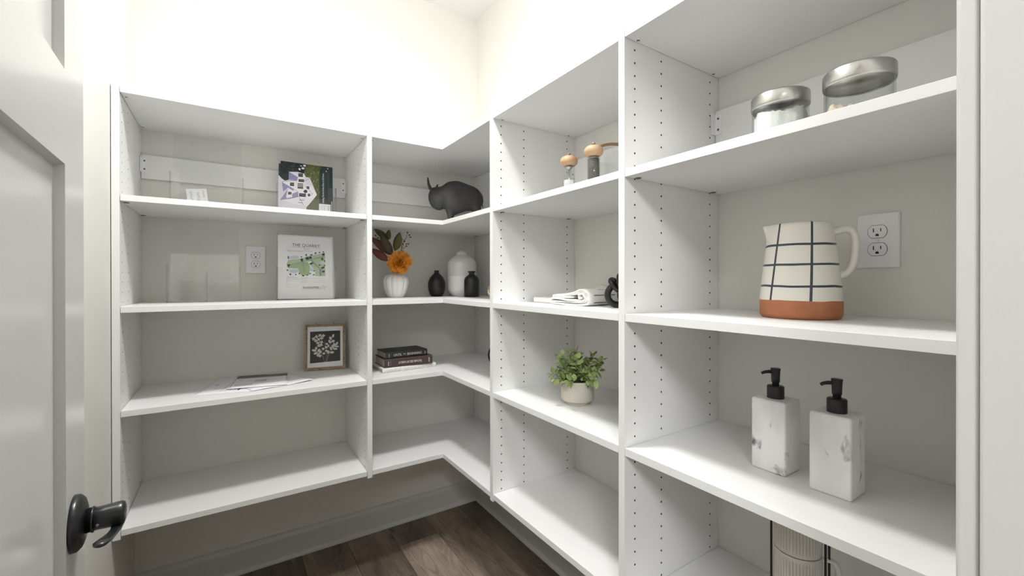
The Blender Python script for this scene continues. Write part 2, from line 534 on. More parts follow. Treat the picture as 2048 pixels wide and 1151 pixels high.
class Print:
    """flat print: coloured polygons in a page frame (X right, Y up), each layer a hair above the last"""
    def __init__(s, lift=.00004):
        s.b = MB(); s.b.c = []; s.z = lift; s.k = 0; s.lift = lift
    def poly(s, pts, col, z=None):
        s.k += 1
        h = z if z is not None else s.lift * (1 + s.k * .25)
        s.b.add([(x, y, h) for x, y in pts], [tuple(range(len(pts)))]); s.b.c.append(col)
    def rect(s, x0, y0, x1, y1, col):
        s.poly([(x0, y0), (x1, y0), (x1, y1), (x0, y1)], col)
    def line(s, a, b, w, col):
        a = Vector(a); b = Vector(b); d = (b - a)
        if d.length < 1e-9: return
        n = Vector((-d.y, d.x)).normalized() * w / 2
        s.poly([tuple(a - n), tuple(b - n), tuple(b + n), tuple(a + n)], col)
    def ell(s, c, a, b, ang, col, n=12):
        s.poly([(c[0] + a * cos(t) * cos(ang) - b * sin(t) * sin(ang), c[1] + a * cos(t) * sin(ang) + b * sin(t) * cos(ang))
                for t in [2 * pi * i / n for i in range(n)]], col)
    def text(s, txt, x, y, h, col, width=None, ang=0, center=False, mirror=False, fat=1):
        V, Fc = text_polys(txt)
        w = max(v[0] for v in V); sx = h if width is None else width / w
        if mirror: pass
        s.k += 1
        z = s.lift * (1 + s.k * .25)
        out = []
        for a, b in V:
            a *= sx; b *= h
            if center: a -= w * sx / 2
            out.append((x + a * cos(ang) - b * sin(ang), y + a * sin(ang) + b * cos(ang), z))
        n0 = len(s.b.f)
        s.b.add(out, Fc)
        s.b.c += [col] * (len(s.b.f) - n0)
    def build(s, parent, name='print', M=None, m='ink', loc=(0, 0, 0), rot=(0, 0, 0)):
        o = s.b.build(name, m, parent, loc=loc, rot=rot, fix=False)
        if M is not None: o.matrix_local = M
        return o

def rgb(r, g, b): return srgb(r, g, b)

# ------------------------------------------------------------------ room shell
def struct(o): return tag(o, kind='structure')

fl = struct(boxo('floor', -2.6, 3.4, -3.4, YB + .1, -.12, -.006, mat('subfloor', (.12, .09, .07), .8)))
rows = [-2.5, ]
x0 = .277 - 3 * .1985
plank_meshes = {}
k = 0
tones = {(.674, 0): 1.45}
for r in range(-4, 7):
    xa = .277 + (r - 1) * .1985; xb = xa + .1985
    if xa > XR or xb < XL - .1: continue
    joints = {1: [1.45, .2], 2: [1.78, .55], 3: [2.008, .79], 4: [2.6, 1.37, .15], 5: [1.65, .43]}.get(r, [1.2 + .37 * ((r * 5) % 4), .1])
    js = sorted([j for j in joints if j < YB] + [YB, -1.2])
    for a, b_ in zip(js[:-1], js[1:]):
        k += 1
        w, l = min(xb, XR) - xa, b_ - a
        bm_ = MB(); bm_.box(.0006, w - .0006, .0006, l - .0006, -.006, 0)
        o = bm_.build('floor_plank', MT['plank'], fl, loc=(xa, a, 0), bevel=.0008, seg=1)
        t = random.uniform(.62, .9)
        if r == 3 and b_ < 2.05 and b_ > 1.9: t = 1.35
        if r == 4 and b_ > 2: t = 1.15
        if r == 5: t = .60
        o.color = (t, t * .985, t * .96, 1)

struct(boxo('wall_back', XL - .1, XR + .1, YB, YB + .1, 0, CEIL, 'wall'))
struct(boxo('wall_right', XR, XR + .1, -.02, YB, 0, CEIL, 'wall'))
struct(boxo('wall_left', XL - .1, XL, -.02, YB, 0, CEIL, 'wall'))
struct(boxo('ceiling', -2.6, 3.4, -3.4, YB + .1, CEIL, CEIL + .1, 'ceiling'))
b = MB()
HEAD = 2.045
b.box(XL, -.153, -.02, .097, 0, CEIL)
b.box(.593, XR, -.02, .097, 0, CEIL)
b.box(-.153, .593, -.02, .097, HEAD + .018, CEIL)
struct(b.build('wall_front', 'wall'))
# hall behind the camera
b = MB(); b.box(-2.6, -2.5, -3.3, -.02, 0, CEIL); struct(b.build('wall_hall_left', 'wall'))
b = MB(); b.box(3.3, 3.4, -3.3, -.02, 0, CEIL); struct(b.build('wall_hall_right', 'wall'))
b = MB(); b.box(-2.6, 3.4, -3.4, -3.3, 0, CEIL); struct(b.build('wall_hall_rear', 'wall'))
b = MB(); b.box(-2.5, XL - .1, -.02, .08, 0, CEIL); b.box(XR + .1, 3.3, -.02, .08, 0, CEIL); struct(b.build('wall_hall_front', 'wall'))

def baseboard(name, p, q, nrm):
    """profile along the wall foot from p to q, nrm points into the room"""
    p, q, n = Vector(p), Vector(q), Vector(nrm)
    prof = [(0, 0), (.014, 0), (.014, .098), (.0125, .104), (.008, .110), (.007, .118), (0, .120)]
    vs, fs = [], []
    for e in (p, q):
        for d, z in prof:
            vs.append((e.x + n.x * d, e.y + n.y * d, z))
    m_ = len(prof)
    for i in range(m_ - 1): fs.append((i, i + 1, m_ + i + 1, m_ + i))
    fs += [tuple(range(m_)), tuple(range(m_, 2 * m_))]
    bb = MB(); bb.add(vs, fs)
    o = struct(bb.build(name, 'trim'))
    # shoe moulding at its foot
    vs, fs = [], []
    pr = [(.014, .0)] + [(.014 + .012 * cos(a), .018 * sin(a)) for a in [0, .4, .8, 1.2, pi / 2]]
    for e in (p, q):
        for d, z in pr:
            vs.append((e.x + n.x * d, e.y + n.y * d, z))
    m_ = len(pr)
    for i in range(m_ - 1): fs.append((i, i + 1, m_ + i + 1, m_ + i))
    fs += [tuple(range(m_)), tuple(range(m_, 2 * m_))]
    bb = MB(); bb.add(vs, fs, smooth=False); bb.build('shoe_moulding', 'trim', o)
baseboard('baseboard_back', (XL, YB), (XR, YB), (0, -1))
baseboard('baseboard_right', (XR, .115), (XR, YB - .014), (-1, 0))
baseboard('baseboard_left', (XL, .115), (XL, YB - .014), (1, 0))

# door frame: jambs, head, casings
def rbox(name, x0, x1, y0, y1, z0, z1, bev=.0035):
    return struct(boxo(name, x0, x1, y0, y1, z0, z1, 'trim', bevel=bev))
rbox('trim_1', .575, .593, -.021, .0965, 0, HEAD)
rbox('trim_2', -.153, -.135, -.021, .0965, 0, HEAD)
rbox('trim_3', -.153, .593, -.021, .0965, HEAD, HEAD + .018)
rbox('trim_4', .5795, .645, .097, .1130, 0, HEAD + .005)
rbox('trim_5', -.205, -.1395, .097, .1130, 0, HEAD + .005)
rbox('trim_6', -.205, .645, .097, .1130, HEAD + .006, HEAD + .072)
for o in bpy.data.objects:
    if o.name in ('trim_1', 'trim_4'):
        o.modifiers['bevel'].segments = 4

# ------------------------------------------------------------------ door leaf
door = thing('door_1', (-.1633, .80, 0), None, None, rz=math.atan(.0418))
tag(door, kind='structure')
del_keys = [k_ for k_ in ('label', 'category') if k_ in door]
for k_ in del_keys: del door[k_]
def door_leaf():
    b = MB()
    TH, D, Wd = .035, .0095, .705
    ys = [0, -.096, -(Wd - .096), -Wd]
    zs = [.010, .26, EYE + .136, EYE + .246, 1.925, 2.035]
    for side in (0, 1):
        X = 0 if side == 0 else -TH
        dx = -D if side == 0 else D
        for i in range(3):
            for j in range(5):
                y0, y1, z0, z1 = ys[i + 1], ys[i], zs[j], zs[j + 1]
                if i == 1 and j in (1, 3):
                    s_ = .0025
                    o_ = [(X, y0, z0), (X, y1, z0), (X, y1, z1), (X, y0, z1)]
                    n_ = [(X + dx, y0 + s_, z0 + s_), (X + dx, y1 - s_, z0 + s_), (X + dx, y1 - s_, z1 - s_), (X + dx, y0 + s_, z1 - s_)]
                    b.add(o_ + n_, [(0, 1, 5, 4), (1, 2, 6, 5), (2, 3, 7, 6), (3, 0, 4, 7), (4, 5, 6, 7)])
                else:
                    b.add([(X, y0, z0), (X, y1, z0), (X, y1, z1), (X, y0, z1)], [(0, 1, 2, 3)])
    y0, y1, z0, z1 = ys[3], 0, zs[0], zs[-1]
    b.add([(0, y0, z0), (0, y1, z0), (0, y1, z1), (0, y0, z1), (-TH, y0, z0), (-TH, y1, z0), (-TH, y1, z1), (-TH, y0, z1)],
          [(0, 1, 5, 4), (1, 2, 6, 5), (2, 3, 7, 6), (3, 0, 4, 7)])
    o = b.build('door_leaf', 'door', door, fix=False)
    bm = bmesh.new(); bm.from_mesh(o.data)
    bmesh.ops.remove_doubles(bm, verts=bm.verts, dist=1e-5)
    bmesh.ops.recalc_face_normals(bm, faces=bm.faces)
    bm.to_mesh(o.data); bm.free()
    return o
door_leaf()
def lever():
    c = Vector((0, -.062, EYE - .298))
    Mx = Matrix.Translation(c) @ Matrix.Rotation(pi / 2, 4, 'Y')     # lathe axis -> +X (out of the leaf)
    b = MB()
    b.lathe([(.0335, 0), (.0335, .0035), (.0328, .0055), (.029, .0090), (.022, .0112), (.0155, .0120), (.0, .0120)], 48, M=Mx)
    h = b.build('door_handle', 'black_metal', door)
    b = MB()
    b.lathe([(.0145, .0115), (.0145, .0165), (.0155, .0172), (.0155, .0188), (.0, .0188)], 32, M=Mx)
    b.build('neck', 'black_metal', h)
    b = MB()
    # hub: a short barrel flaring slightly to a rounded end
    b.lathe([(0, .0188), (.0128, .0188), (.0136, .0196), (.0140, .030), (.0146, .040), (.0146, .0445), (.0135, .0472), (.0100, .0485), (0, .0488)], 40, M=Mx, cap=False)
    # flat blade sweeping back towards the hinge from under the barrel's end
    pts = [(.0405, .004, -.0090), (.0410, -.004, -.0125), (.0405, -.014, -.0135), (.0392, -.028, -.0115), (.0380, -.044, -.0075), (.0370, -.060, -.0030), (.0362, -.074, .0010), (.0360, -.084, .0030), (.0360, -.088, .0034)]
    wn = [.0050, .0058, .0056, .0058, .0068, .0078, .0080, .0060, .0022]
    wz = [.0050, .0042, .0034, .0030, .0030, .0032, .0034, .0030, .0015]
    P = [c + Vector(p) for p in pts]
    vs = []; n = 18
    for i, q in enumerate(P):
        for j in range(n):
            w = 2 * pi * j / n
            vs.append(q + Vector((wn[i] * cos(w), 0, wz[i] * sin(w))))
    fs = [tuple(range(n)), tuple((len(P) - 1) * n + j for j in range(n))]
    for i in range(len(P) - 1):
        for j in range(n):
            l = (j + 1) % n
            fs.append((i * n + j, i * n + l, (i + 1) * n + l, (i + 1) * n + j))
    b.add(vs, fs, 0, True)
    o = b.build('lever', 'black_metal', h)
    b = MB()
    b.lathe([(.0018, 0), (.0018, .0012), (0, .0012)], 12, M=Matrix.Translation(c + Vector((.0235, -.0128, -.0035))) @ Matrix.Rotation(pi / 2, 4, 'X'))
    b.build('set_screw', 'metal', h)
lever()

# ------------------------------------------------------------------ shelving
def pin_panel(name, parent, axis, n0, n1, d0, d1, z0, z1, cols, holes_at=(True, True), hz0=EYE + .5723, hz_end=EYE - .775, skip=()):
    """upright board; axis 'x': its normal is X (depth along Y), axis 'y': its normal is Y (depth along X).
    cols: hole columns as depth coordinates. Holes are real wells, 8 mm deep."""
    b = MB()
    mp = (lambda d, n, z: (n, d, z)) if axis == 'x' else (lambda d, n, z: (d, n, z))
    PIT, HW, R, DP = .032, .008, .0027, .008
    zc = []
    z = hz0
    while z > hz_end:
        zc.append(z); z -= PIT
    ztop, zbot = zc[0] + PIT / 2, zc[-1] - PIT / 2
    for side, on in ((0, holes_at[0]), (1, holes_at[1])):
        n_ = n0 if side == 0 else n1
        inw = 1 if side == 0 else -1
        if not on:
            b.add([mp(d0, n_, z0), mp(d1, n_, z0), mp(d1, n_, z1), mp(d0, n_, z1)], [(0, 1, 2, 3)])
            continue
        b.add([mp(d0, n_, ztop), mp(d1, n_, ztop), mp(d1, n_, z1), mp(d0, n_, z1)], [(0, 1, 2, 3)])
        b.add([mp(d0, n_, z0), mp(d1, n_, z0), mp(d1, n_, zbot), mp(d0, n_, zbot)], [(0, 1, 2, 3)])
        cs = sorted(cols)
        prev = d0
        for c in cs + [None]:
            e = d1 if c is None else c - HW
            b.add([mp(prev, n_, zbot), mp(e, n_, zbot), mp(e, n_, ztop), mp(prev, n_, ztop)], [(0, 1, 2, 3)])
            prev = d1 if c is None else c + HW
        for c in cs:
            for zz in zc:
                sq = [(HW, 0), (HW, PIT / 2), (0, PIT / 2), (-HW, PIT / 2), (-HW, 0), (-HW, -PIT / 2), (0, -PIT / 2), (HW, -PIT / 2)]
                ci = [(R * cos(pi / 4 * i), R * sin(pi / 4 * i)) for i in range(8)]
                vs = [mp(c + a, n_, zz + q) for a, q in sq] + [mp(c + a, n_, zz + q) for a, q in ci]
                b.add(vs, [(i, (i + 1) % 8, 8 + (i + 1) % 8, 8 + i) for i in range(8)])
                vs = [mp(c + a, n_, zz + q) for a, q in ci] + [mp(c + a, n_ + inw * DP, zz + q) for a, q in ci]
                b.add(vs, [(i, (i + 1) % 8, 8 + (i + 1) % 8, 8 + i) for i in range(8)] + [tuple(range(8, 16))], 1)
    b.add([mp(d, n, z) for z in (z0, z1) for n in (n0, n1) for d in (d0, d1)], [(0, 1, 3, 2), (4, 5, 7, 6), (0, 1, 5, 4), (2, 3, 7, 6), (0, 2, 6, 4), (1, 3, 7, 5)][0:2] + [(0, 2, 6, 4), (1, 3, 7, 5)])
    o = b.build(name, ['board', 'raw'], parent, fix=False)
    bm = bmesh.new(); bm.from_mesh(o.data)
    bmesh.ops.remove_doubles(bm, verts=bm.verts, dist=1e-6)
    bmesh.ops.recalc_face_normals(bm, faces=bm.faces)
    bm.to_mesh(o.data); bm.free()
    return o

G = .0012     # joint between shelf and upright
def cam_lock(parent, x, y, z, top, axis):
    """round fitting let into the underside of a shelf"""
    b = MB()
    b.lathe([(.0075, 0), (.0075, -.0012), (.0062, -.0020), (0, -.0020)], 20)
    if top:
        b.box(-.0045, .0045, -.0008, .0008, -.0026, -.0018, 1)
        b.box(-.0008, .0008, -.0045, .0045, -.0026, -.0018, 1)
    return b.build('cam_lock', ['white_plastic' if top else 'grey_plastic', 'slot'], parent, loc=(x, y, z))

PTOP = ZT[0] + .003
PBOT = ZB[4] - .010
CY = [YF + .037, YF + .141, YB - .042]
CX = [XF + .037, XF + .139, XR - .042]

def rail_bracket(parent, x, y, z, nrm, sgn):
    """L bracket holding the hanging rail: plate on the rail, flange on the upright; nrm 'y' rail faces -Y, 'x' rail faces -X"""
    b = MB()
    Mx = Matrix.Identity(4) if nrm == 'y' else Matrix.Rotation(-pi / 2, 4, 'Z')
    # local: plate in XZ at y=0 facing -Y, grows along +X*sgn
    w, h, t = .020, .060, .0025
    poly = []
    for cxx, czz, a0 in ((w - .004, h / 2 - .004, 0), (.001, h / 2, 1), (.001, -h / 2, 1), (w - .004, -h / 2 + .004, 2)):
        if a0 == 0: poly += [(cxx + .004 * cos(a), czz + .004 * sin(a)) for a in (0, pi / 4, pi / 2)]
        elif a0 == 2: poly += [(cxx + .004 * cos(a), czz + .004 * sin(a)) for a in (-pi / 2, -pi / 4, 0)]
        else: poly.append((cxx, czz))
    vs = [(sgn * px, -t, pz) for px, pz in poly] + [(sgn * px, 0, pz) for px, pz in poly]
    n = len(poly)
    b.add(vs, [tuple(range(n)), tuple(range(n, 2 * n))] + [(i, (i + 1) % n, n + (i + 1) % n, n + i) for i in range(n)], 0, False, Mx)
    b.box(min(0, sgn * t), max(0, sgn * t), -.020, 0, -h / 2, h / 2, 0, Mx)
    o = b.build('rail_bracket', ['white_plastic'], parent, loc=(x, y, z))
    for dz in (.016, -.016):
        s_ = MB(); s_.lathe([(.0032, 0), (.0032, .0012), (.0018, .0016), (0, .0008)], 12, M=Mx @ Matrix.Translation((sgn * .011, -t, dz)) @ Matrix.Rotation(pi / 2, 4, 'X'))
        s_.build('screw', 'grey_plastic', o)
    return o

RZ0, RZ1 = EYE + .400, EYE + .4925
XA0, XA, XB1, XB2 = -.3060, -.2866, .4750, .4947
Y21, Y22, Y31, Y32 = 1.3815, 1.3619, .7509, .7318
XC = 1.1885

# --- left unit on the back wall
lu = thing('shelving_unit', (XA0, YF, 0), 'white single-bay shelving unit hung on the back wall, nearest the door', 'shelving')
def rel(o, root):
    o.parent = root
    o.matrix_parent_inverse = root.matrix_basis.inverted()
    return o
def up(name, root, *a, **k):
    return rel(pin_panel(name, None, *a, **k), root)
up('upright_panel', lu, 'x', XA0, XA, YF, YB - .001, PBOT, PTOP, CY, holes_at=(False, True))
up('upright_panel', lu, 'x', XB1, XB2, YF, YB - .001, PBOT, PTOP, CY, holes_at=(True, True))
def shelf(root, x0, x1, y0, y1, i, locks):
    b = MB(); b.box(x0, x1, y0, y1, ZB[i], ZT[i])
    o = rel(b.build('shelf', 'board', None, bevel=.0006, seg=2), root)
    for lx, ly in locks:
        c = cam_lock(None, lx, ly, ZB[i], i == 0, 0)
        c.parent = o
        c.matrix_parent_inverse = o.matrix_basis.inverted()
    return o
for i in range(5):
    shelf(lu, XA + G, XB1 - G, YF + .0005, YB - .0015, i, [(XA + .011, CY[0]), (XA + .011, CY[2]), (XB1 - .011, CY[0]), (XB1 - .011, CY[2])])
def rail(root, x0, x1, y0, y1, brs):
    b = MB(); b.box(x0, x1, y0, y1, RZ0, RZ1)
    o = rel(b.build('hanging_rail', 'board', None, bevel=.0008), root)
    for args in brs:
        c = rail_bracket(None, *args); c.parent = o; 
    return o
zc_ = (RZ0 + RZ1) / 2 + .006
rail(lu, XA + .002, XB1 - .002, YB - .0175, YB - .001, [(XA + .001, YB - .0177, zc_ + .0, 'y', 1), (XB1 - .001, YB - .0177, zc_, 'y', -1)])

# --- corner unit
cu_ = thing('corner_shelving_unit', (XB2, YF, 0), 'white L-shaped corner shelving filling the inside corner between the two runs', 'shelving')
up('upright_panel', cu_, 'x', XC, XR - .001, YF + .01, YB - .001, PBOT, ZB[0] - .0005, CY[1:], holes_at=(True, False))
for i in range(5):
    b = MB(); b.box(XB2 + G, XC - G if i else XR - .0015, YF + .0005, YB - .0015, ZB[i], ZT[i])
    o = rel(b.build('corner_shelf', 'board', None, bevel=.0006), cu_)
    for lx, ly in ((XB2 + .011, CY[0]), (XB2 + .011, CY[2]), (XC - .011, CY[2])):
        c = cam_lock(None, lx, ly, ZB[i], i == 0, 0); c.parent = o
    b = MB(); b.box(XF + .0005, XC - G if i and False else XR - .0015, Y21 + G, YF - .0003, ZB[i], ZT[i])
    o = rel(b.build('return_shelf', 'board', None, bevel=.0006), cu_)
    for lx, ly in ((CX[0], Y21 + .011), (CX[2], Y21 + .011)):
        c = cam_lock(None, lx, ly, ZB[i], i == 0, 0); c.parent = o
rail(cu_, XB2 + .002, XC - .002, YB - .0175, YB - .001, [(XB2 + .001, YB - .0177, zc_, 'y', 1), (XC - .001, YB - .0177, zc_, 'y', -1)])

# --- right unit, two bays
ru = thing('two_bay_shelving_unit', (XF, Y22, 0), 'white two-bay shelving unit along the right wall, nearest the camera', 'shelving')
up('upright_panel', ru, 'y', Y22, Y21, XF, XR - .001, PBOT, PTOP, CX)
up('upright_panel', ru, 'y', Y32, Y31, XF, XR - .001, PBOT, PTOP, CX)
up('upright_panel', ru, 'y', .115, .1341, XF, XR - .001, PBOT, PTOP, CX, holes_at=(False, True))
for (ya, yb) in ((Y31, Y22), (.1341, Y32)):
    for i in range(5):
        shelf(ru, XF + .0005, XR - .0015, ya + G, yb - G, i, [(CX[0], yb - .011), (CX[2], yb - .011), (CX[0], ya + .011), (CX[2], ya + .011)])
    rail(ru, XR - .0175, XR - .001, ya + .002, yb - .002, [(XR - .0177, yb - .001, zc_, 'x', 1), (XR - .0177, ya + .001, zc_, 'x', -1)])

# ------------------------------------------------------------------ pantry lamp, hall fill panel
lt = thing('ceiling_light', (LAMP_XY[0], LAMP_XY[1], CEIL), 'round white flush dome lamp on the pantry ceiling', 'lamp')
b = MB(); b.lathe([(.150, 0), (.150, -.012), (.140, -.022), (.120, -.022), (.118, -.014), (0, -.014)], 48); b.build('base', 'white_plastic', lt)
b = MB(); b.lathe([(.117, -.0145), (.117, -.020)] + [(.117 * cos(a), -.020 - .070 * sin(a)) for a in [i * pi / 20 for i in range(1, 10)]] + [(0, -.090)], 40, cap=False)
b.build('diffuser', 'lamp', lt)
hl = thing('ceiling_light', (-1.0, -1.7, CEIL), 'square lit fill panel added on the hall ceiling behind the doorway', 'lamp')  # unseen panel, added to send fill light through the doorway
b = MB(); b.box(-.42, .42, -.42, .42, -.02, 0); b.build('base', 'white_plastic', hl)
b = MB(); b.box(-.40, .40, -.40, .40, -.03, -.0205); b.build('diffuser', 'hall_fill', hl)

#@@PROPS
# ------------------------------------------------------------------ wall outlets
def outlet(loc, rz, label, flip):
    """duplex outlet, local frame: plate in XZ, facing -Y"""
    t = thing('wall_outlet', loc, label, 'outlet', rz)
    w, h, d = .038, .0605, .0065
    b = MB()
    vs, fs = [], []
    for (ww, hh, y) in ((w, h, 0), (w, h, -.0040), (w - .0022, h - .0022, -d), ):
        vs += [(-ww, y, -hh), (ww, y, -hh), (ww, y, hh), (-ww, y, hh)]
    for k_ in range(2):
        for i in range(4):
            fs.append((k_ * 4 + i, k_ * 4 + (i + 1) % 4, k_ * 4 + 4 + (i + 1) % 4, k_ * 4 + 4 + i))
    fs += [(0, 1, 2, 3), (8, 9, 10, 11)]
    b.add(vs, fs)
    b.build('cover_plate', 'white_plastic', t, bevel=.0012, seg=3)
    for s_ in (1, -1):
        c = s_ * .0195
        def outline(R, cl):
            p = []
            for i in range(40):
                a = 2 * pi * i / 40
                x, z = R * cos(a), R * sin(a)
                p.append((x, c + max(-cl, min(cl, z))))
            return p
        g = MB(); g.prism([(x, -z) for x, z in outline(.0178, .0146)], d - .0001, d + .00025, 0, Matrix.Rotation(pi / 2, 4, 'X') @ Matrix.Scale(-1, 4, (0, 1, 0)))
        gap = g.build('recess', 'slot', t)
        g = MB(); g.prism([(x, -z) for x, z in outline(.0170, .0138)], d, d + .0016, 0, Matrix.Rotation(pi / 2, 4, 'X') @ Matrix.Scale(-1, 4, (0, 1, 0)))
        r = g.build('receptacle', 'white_plastic', t, bevel=.0005, seg=2)
        g = MB()
        y0, y1 = -(d + .0018), -(d + .0012)
        g.box(-.0075, -.0055, y0, y1, c - .001, c + .0075)
        g.box(.0055, .0073, y0, y1, c + .0002, c + .0070)
        g.prism([(.003 * cos(a), -(c - .0075 + .003 * sin(a))) for a in [pi * i / 8 for i in range(9)]] + [(-.003, -(c - .0098)), (.003, -(c - .0098))], -y1, -y0, 0, Matrix.Rotation(pi / 2, 4, 'X') @ Matrix.Scale(-1, 4, (0, 1, 0)))
        g.build('slots', 'slot', r)
    g = MB(); g.lathe([(.003, 0), (.003, .001), (.002, .0014), (0, .0014)], 16, M=Matrix.Translation((0, -d, 0)) @ Matrix.Rotation(pi / 2, 4, 'X'))
    g.build('screw', 'white_plastic', t)
    return t
outlet((.099, YB - .0005, EYE + .0925), 0, 'white duplex wall outlet between the two clear brochure holders', 0)
outlet((XR - .0005, .3565, EYE + .0880), -pi / 2, 'white duplex wall outlet behind the checked pitcher handle', 0)

# ------------------------------------------------------------------ brochure holders
def sheet(b, p, t, mi=0):
    """thin slab from a planar quad, thickness t"""
    P = [Vector(q) for q in p]
    n = (P[1] - P[0]).cross(P[2] - P[0]).normalized() * t
    m_ = len(P)
    b.add(P + [q + n for q in P], [tuple(range(m_))[::-1], tuple(range(m_, 2 * m_))] + [(i, (i + 1) % m_, m_ + (i + 1) % m_, m_ + i) for i in range(m_)], mi)

def holder(loc, rz, label, divider, hb=.300, wb=.230):
    """clear holder; local frame: front faces -Y, width X, base at z=0"""
    t = thing('brochure_holder', loc, label, 'brochure holder', rz)
    w = .236
    tk = .0022
    b = MB()
    # reclined back sheet
    lean = math.tan(radians(11))
    yb0 = .052
    xo = .006
    sheet(b, [(-w / 2 + xo, yb0, tk), (w / 2 - xo, yb0, tk), (w / 2 - xo, yb0 + lean * hb, hb), (-w / 2 + xo, yb0 + lean * hb, hb)], tk)
    b.build('back_panel', 'acrylic', t, bevel=.0004, seg=1)
    for sx in (-.055, .055):
        g = MB(); g.lathe([(.0042, 0), (.0078, 0), (.0078, .0010), (.0042, .0010), (.0042, 0)], 24, cap=False,
                          M=Matrix.Translation((sx, yb0 + lean * (hb - .028) - .0024, hb - .028)) @ Matrix.Rotation(pi / 2 - radians(11), 4, 'X'))
        g.build('mounting_ring', 'acrylic', t)
    b = MB()
    hs, hf, ww = .138, .082, .034
    # floor, sides, front wings, front lip
    sheet(b, [(-w / 2, 0, 0), (w / 2, 0, 0), (w / 2, yb0 + .004, 0), (-w / 2, yb0 + .004, 0)], tk)
    for s_ in (-1, 1):
        # rounded wing corner: front wing curls into the side
        pts = [(s_ * (w / 2 - ww), 0)] + [(s_ * (w / 2 - .012 + .012 * sin(a)), .012 - .012 * cos(a)) for a in [0, .4, .8, 1.2, pi / 2]] + [(s_ * w / 2, yb0)]
        hts = [hs - .003] + [hs] * 5 + [hs + .010]
        for i in range(len(pts) - 1):
            (xa, ya), (xb, yb_) = pts[i], pts[i + 1]
            n = Vector((-(yb_ - ya), xb - xa, 0)).normalized() * tk * s_
            vs = [(xa, ya, tk), (xb, yb_, tk), (xb, yb_, hts[i + 1]), (xa, ya, hts[i])]
            vs += [tuple(Vector(v) + n) for v in vs]
            b.add(vs, [(0, 1, 2, 3), (4, 5, 6, 7), (0, 1, 5, 4), (2, 3, 7, 6)] + ([(3, 0, 4, 7)] if i == 0 else []) + ([(1, 2, 6, 5)] if i == len(pts) - 2 else []), 0, 0 < i < 5)
    sheet(b, [(-w / 2 + ww, .001, tk), (-w / 2 + ww, .001, hf), (w / 2 - ww, .001, hf), (w / 2 - ww, .001, tk)], -tk)
    b.build('front_pocket', 'acrylic', t)
    if divider:
        b = MB(); sheet(b, [(.004, .003, tk), (.004, yb0, tk), (.004, yb0 + lean * .13, .13), (.004, .02, hf + .02), (.004, .003, hf - .004)], tk)
        b.build('divider', 'acrylic', t)
        b = MB(); b.box(-.004, .010, -.0015, .001, .001, hf - .002); b.build('divider_clip', 'acrylic', t)
    return t
hA = holder((-.068, 2.035, ZT[1] + .0004), 0, 'empty clear brochure holder with a handwritten card, on the second shelf', False)
hB = holder((.285, 2.035, ZT[1] + .0004), radians(-3), 'clear holder filled with house brochures, right of the handwritten card', False)
hC = holder((-.078, 2.030, ZT[2] + .0004), radians(-1), 'empty two-pocket clear brochure holder left of the outlet', True)
hD = holder((.284, 2.022, ZT[2] + .0004), radians(-1), 'clear holder filled with map flyers, right of the outlet', False)

def page_matrix(y0, z0, lean_deg, x=0, roll=0):
    """page frame (X right, Y up the page, Z toward the viewer) leaning back in a holder"""
    return Matrix.Translation((x, y0, z0)) @ Matrix.Rotation(pi / 2 - radians(lean_deg), 4, 'X') @ Matrix.Rotation(roll, 4, 'Z')

def page_slab(name, parent, w, h, t, M_, m='paper', bulge=0):
    b = MB(); b.box(-w / 2, w / 2, 0, h, -t, 0)
    o = b.build(name, m, None, bevel=.0002, seg=1)
    o.parent = parent; o.matrix_local = M_
    return o

HA = 11
def free_thing(name, base, M_, label, cat, group=None):
    """Empty at the matrix base @ M_"""
    o = bpy.data.objects.new(name, None); COL.objects.link(o)
    o.matrix_world = base @ M_; o.empty_display_size = .04
    return tag(o, label, cat, group)

def world_of(t):
    return Matrix.Translation(t.location) @ Euler(t.rotation_euler).to_matrix().to_4x4()

# handwritten card
card = free_thing('note_card', world_of(hA), page_matrix(.030, .0045, 11, -.028, radians(7)), 'small white handwritten card leaning inside the empty holder', 'card')
cw, ch = .066, .084
b = MB(); b.box(-cw / 2, cw / 2, 0, ch, -.0006, 0); b.build('card_sheet', 'paper', card)
pr = Print()
blk = rgb(60, 60, 62)
random.seed(3)
def scribble(x, y0, y1, w, amp):
    n = 26; pts = []
    for i in range(n):
        q = i / (n - 1)
        pts.append((x + amp * sin(i * 1.9) * (1 if i % 5 else 1.6) + amp * .5 * cos(i * .7), y0 + (y1 - y0) * q + .0015 * cos(i * 2.3)))
    for a, c_ in zip(pts[:-1], pts[1:]): pr.line(a, c_, w, blk)
scribble(-.018, .018, .074, .0007, .0042)
scribble(.004, .010, .068, .0007, .0044)
scribble(.022, .046, .078, .0004, .0018)
pr.build(card, 'handwriting')

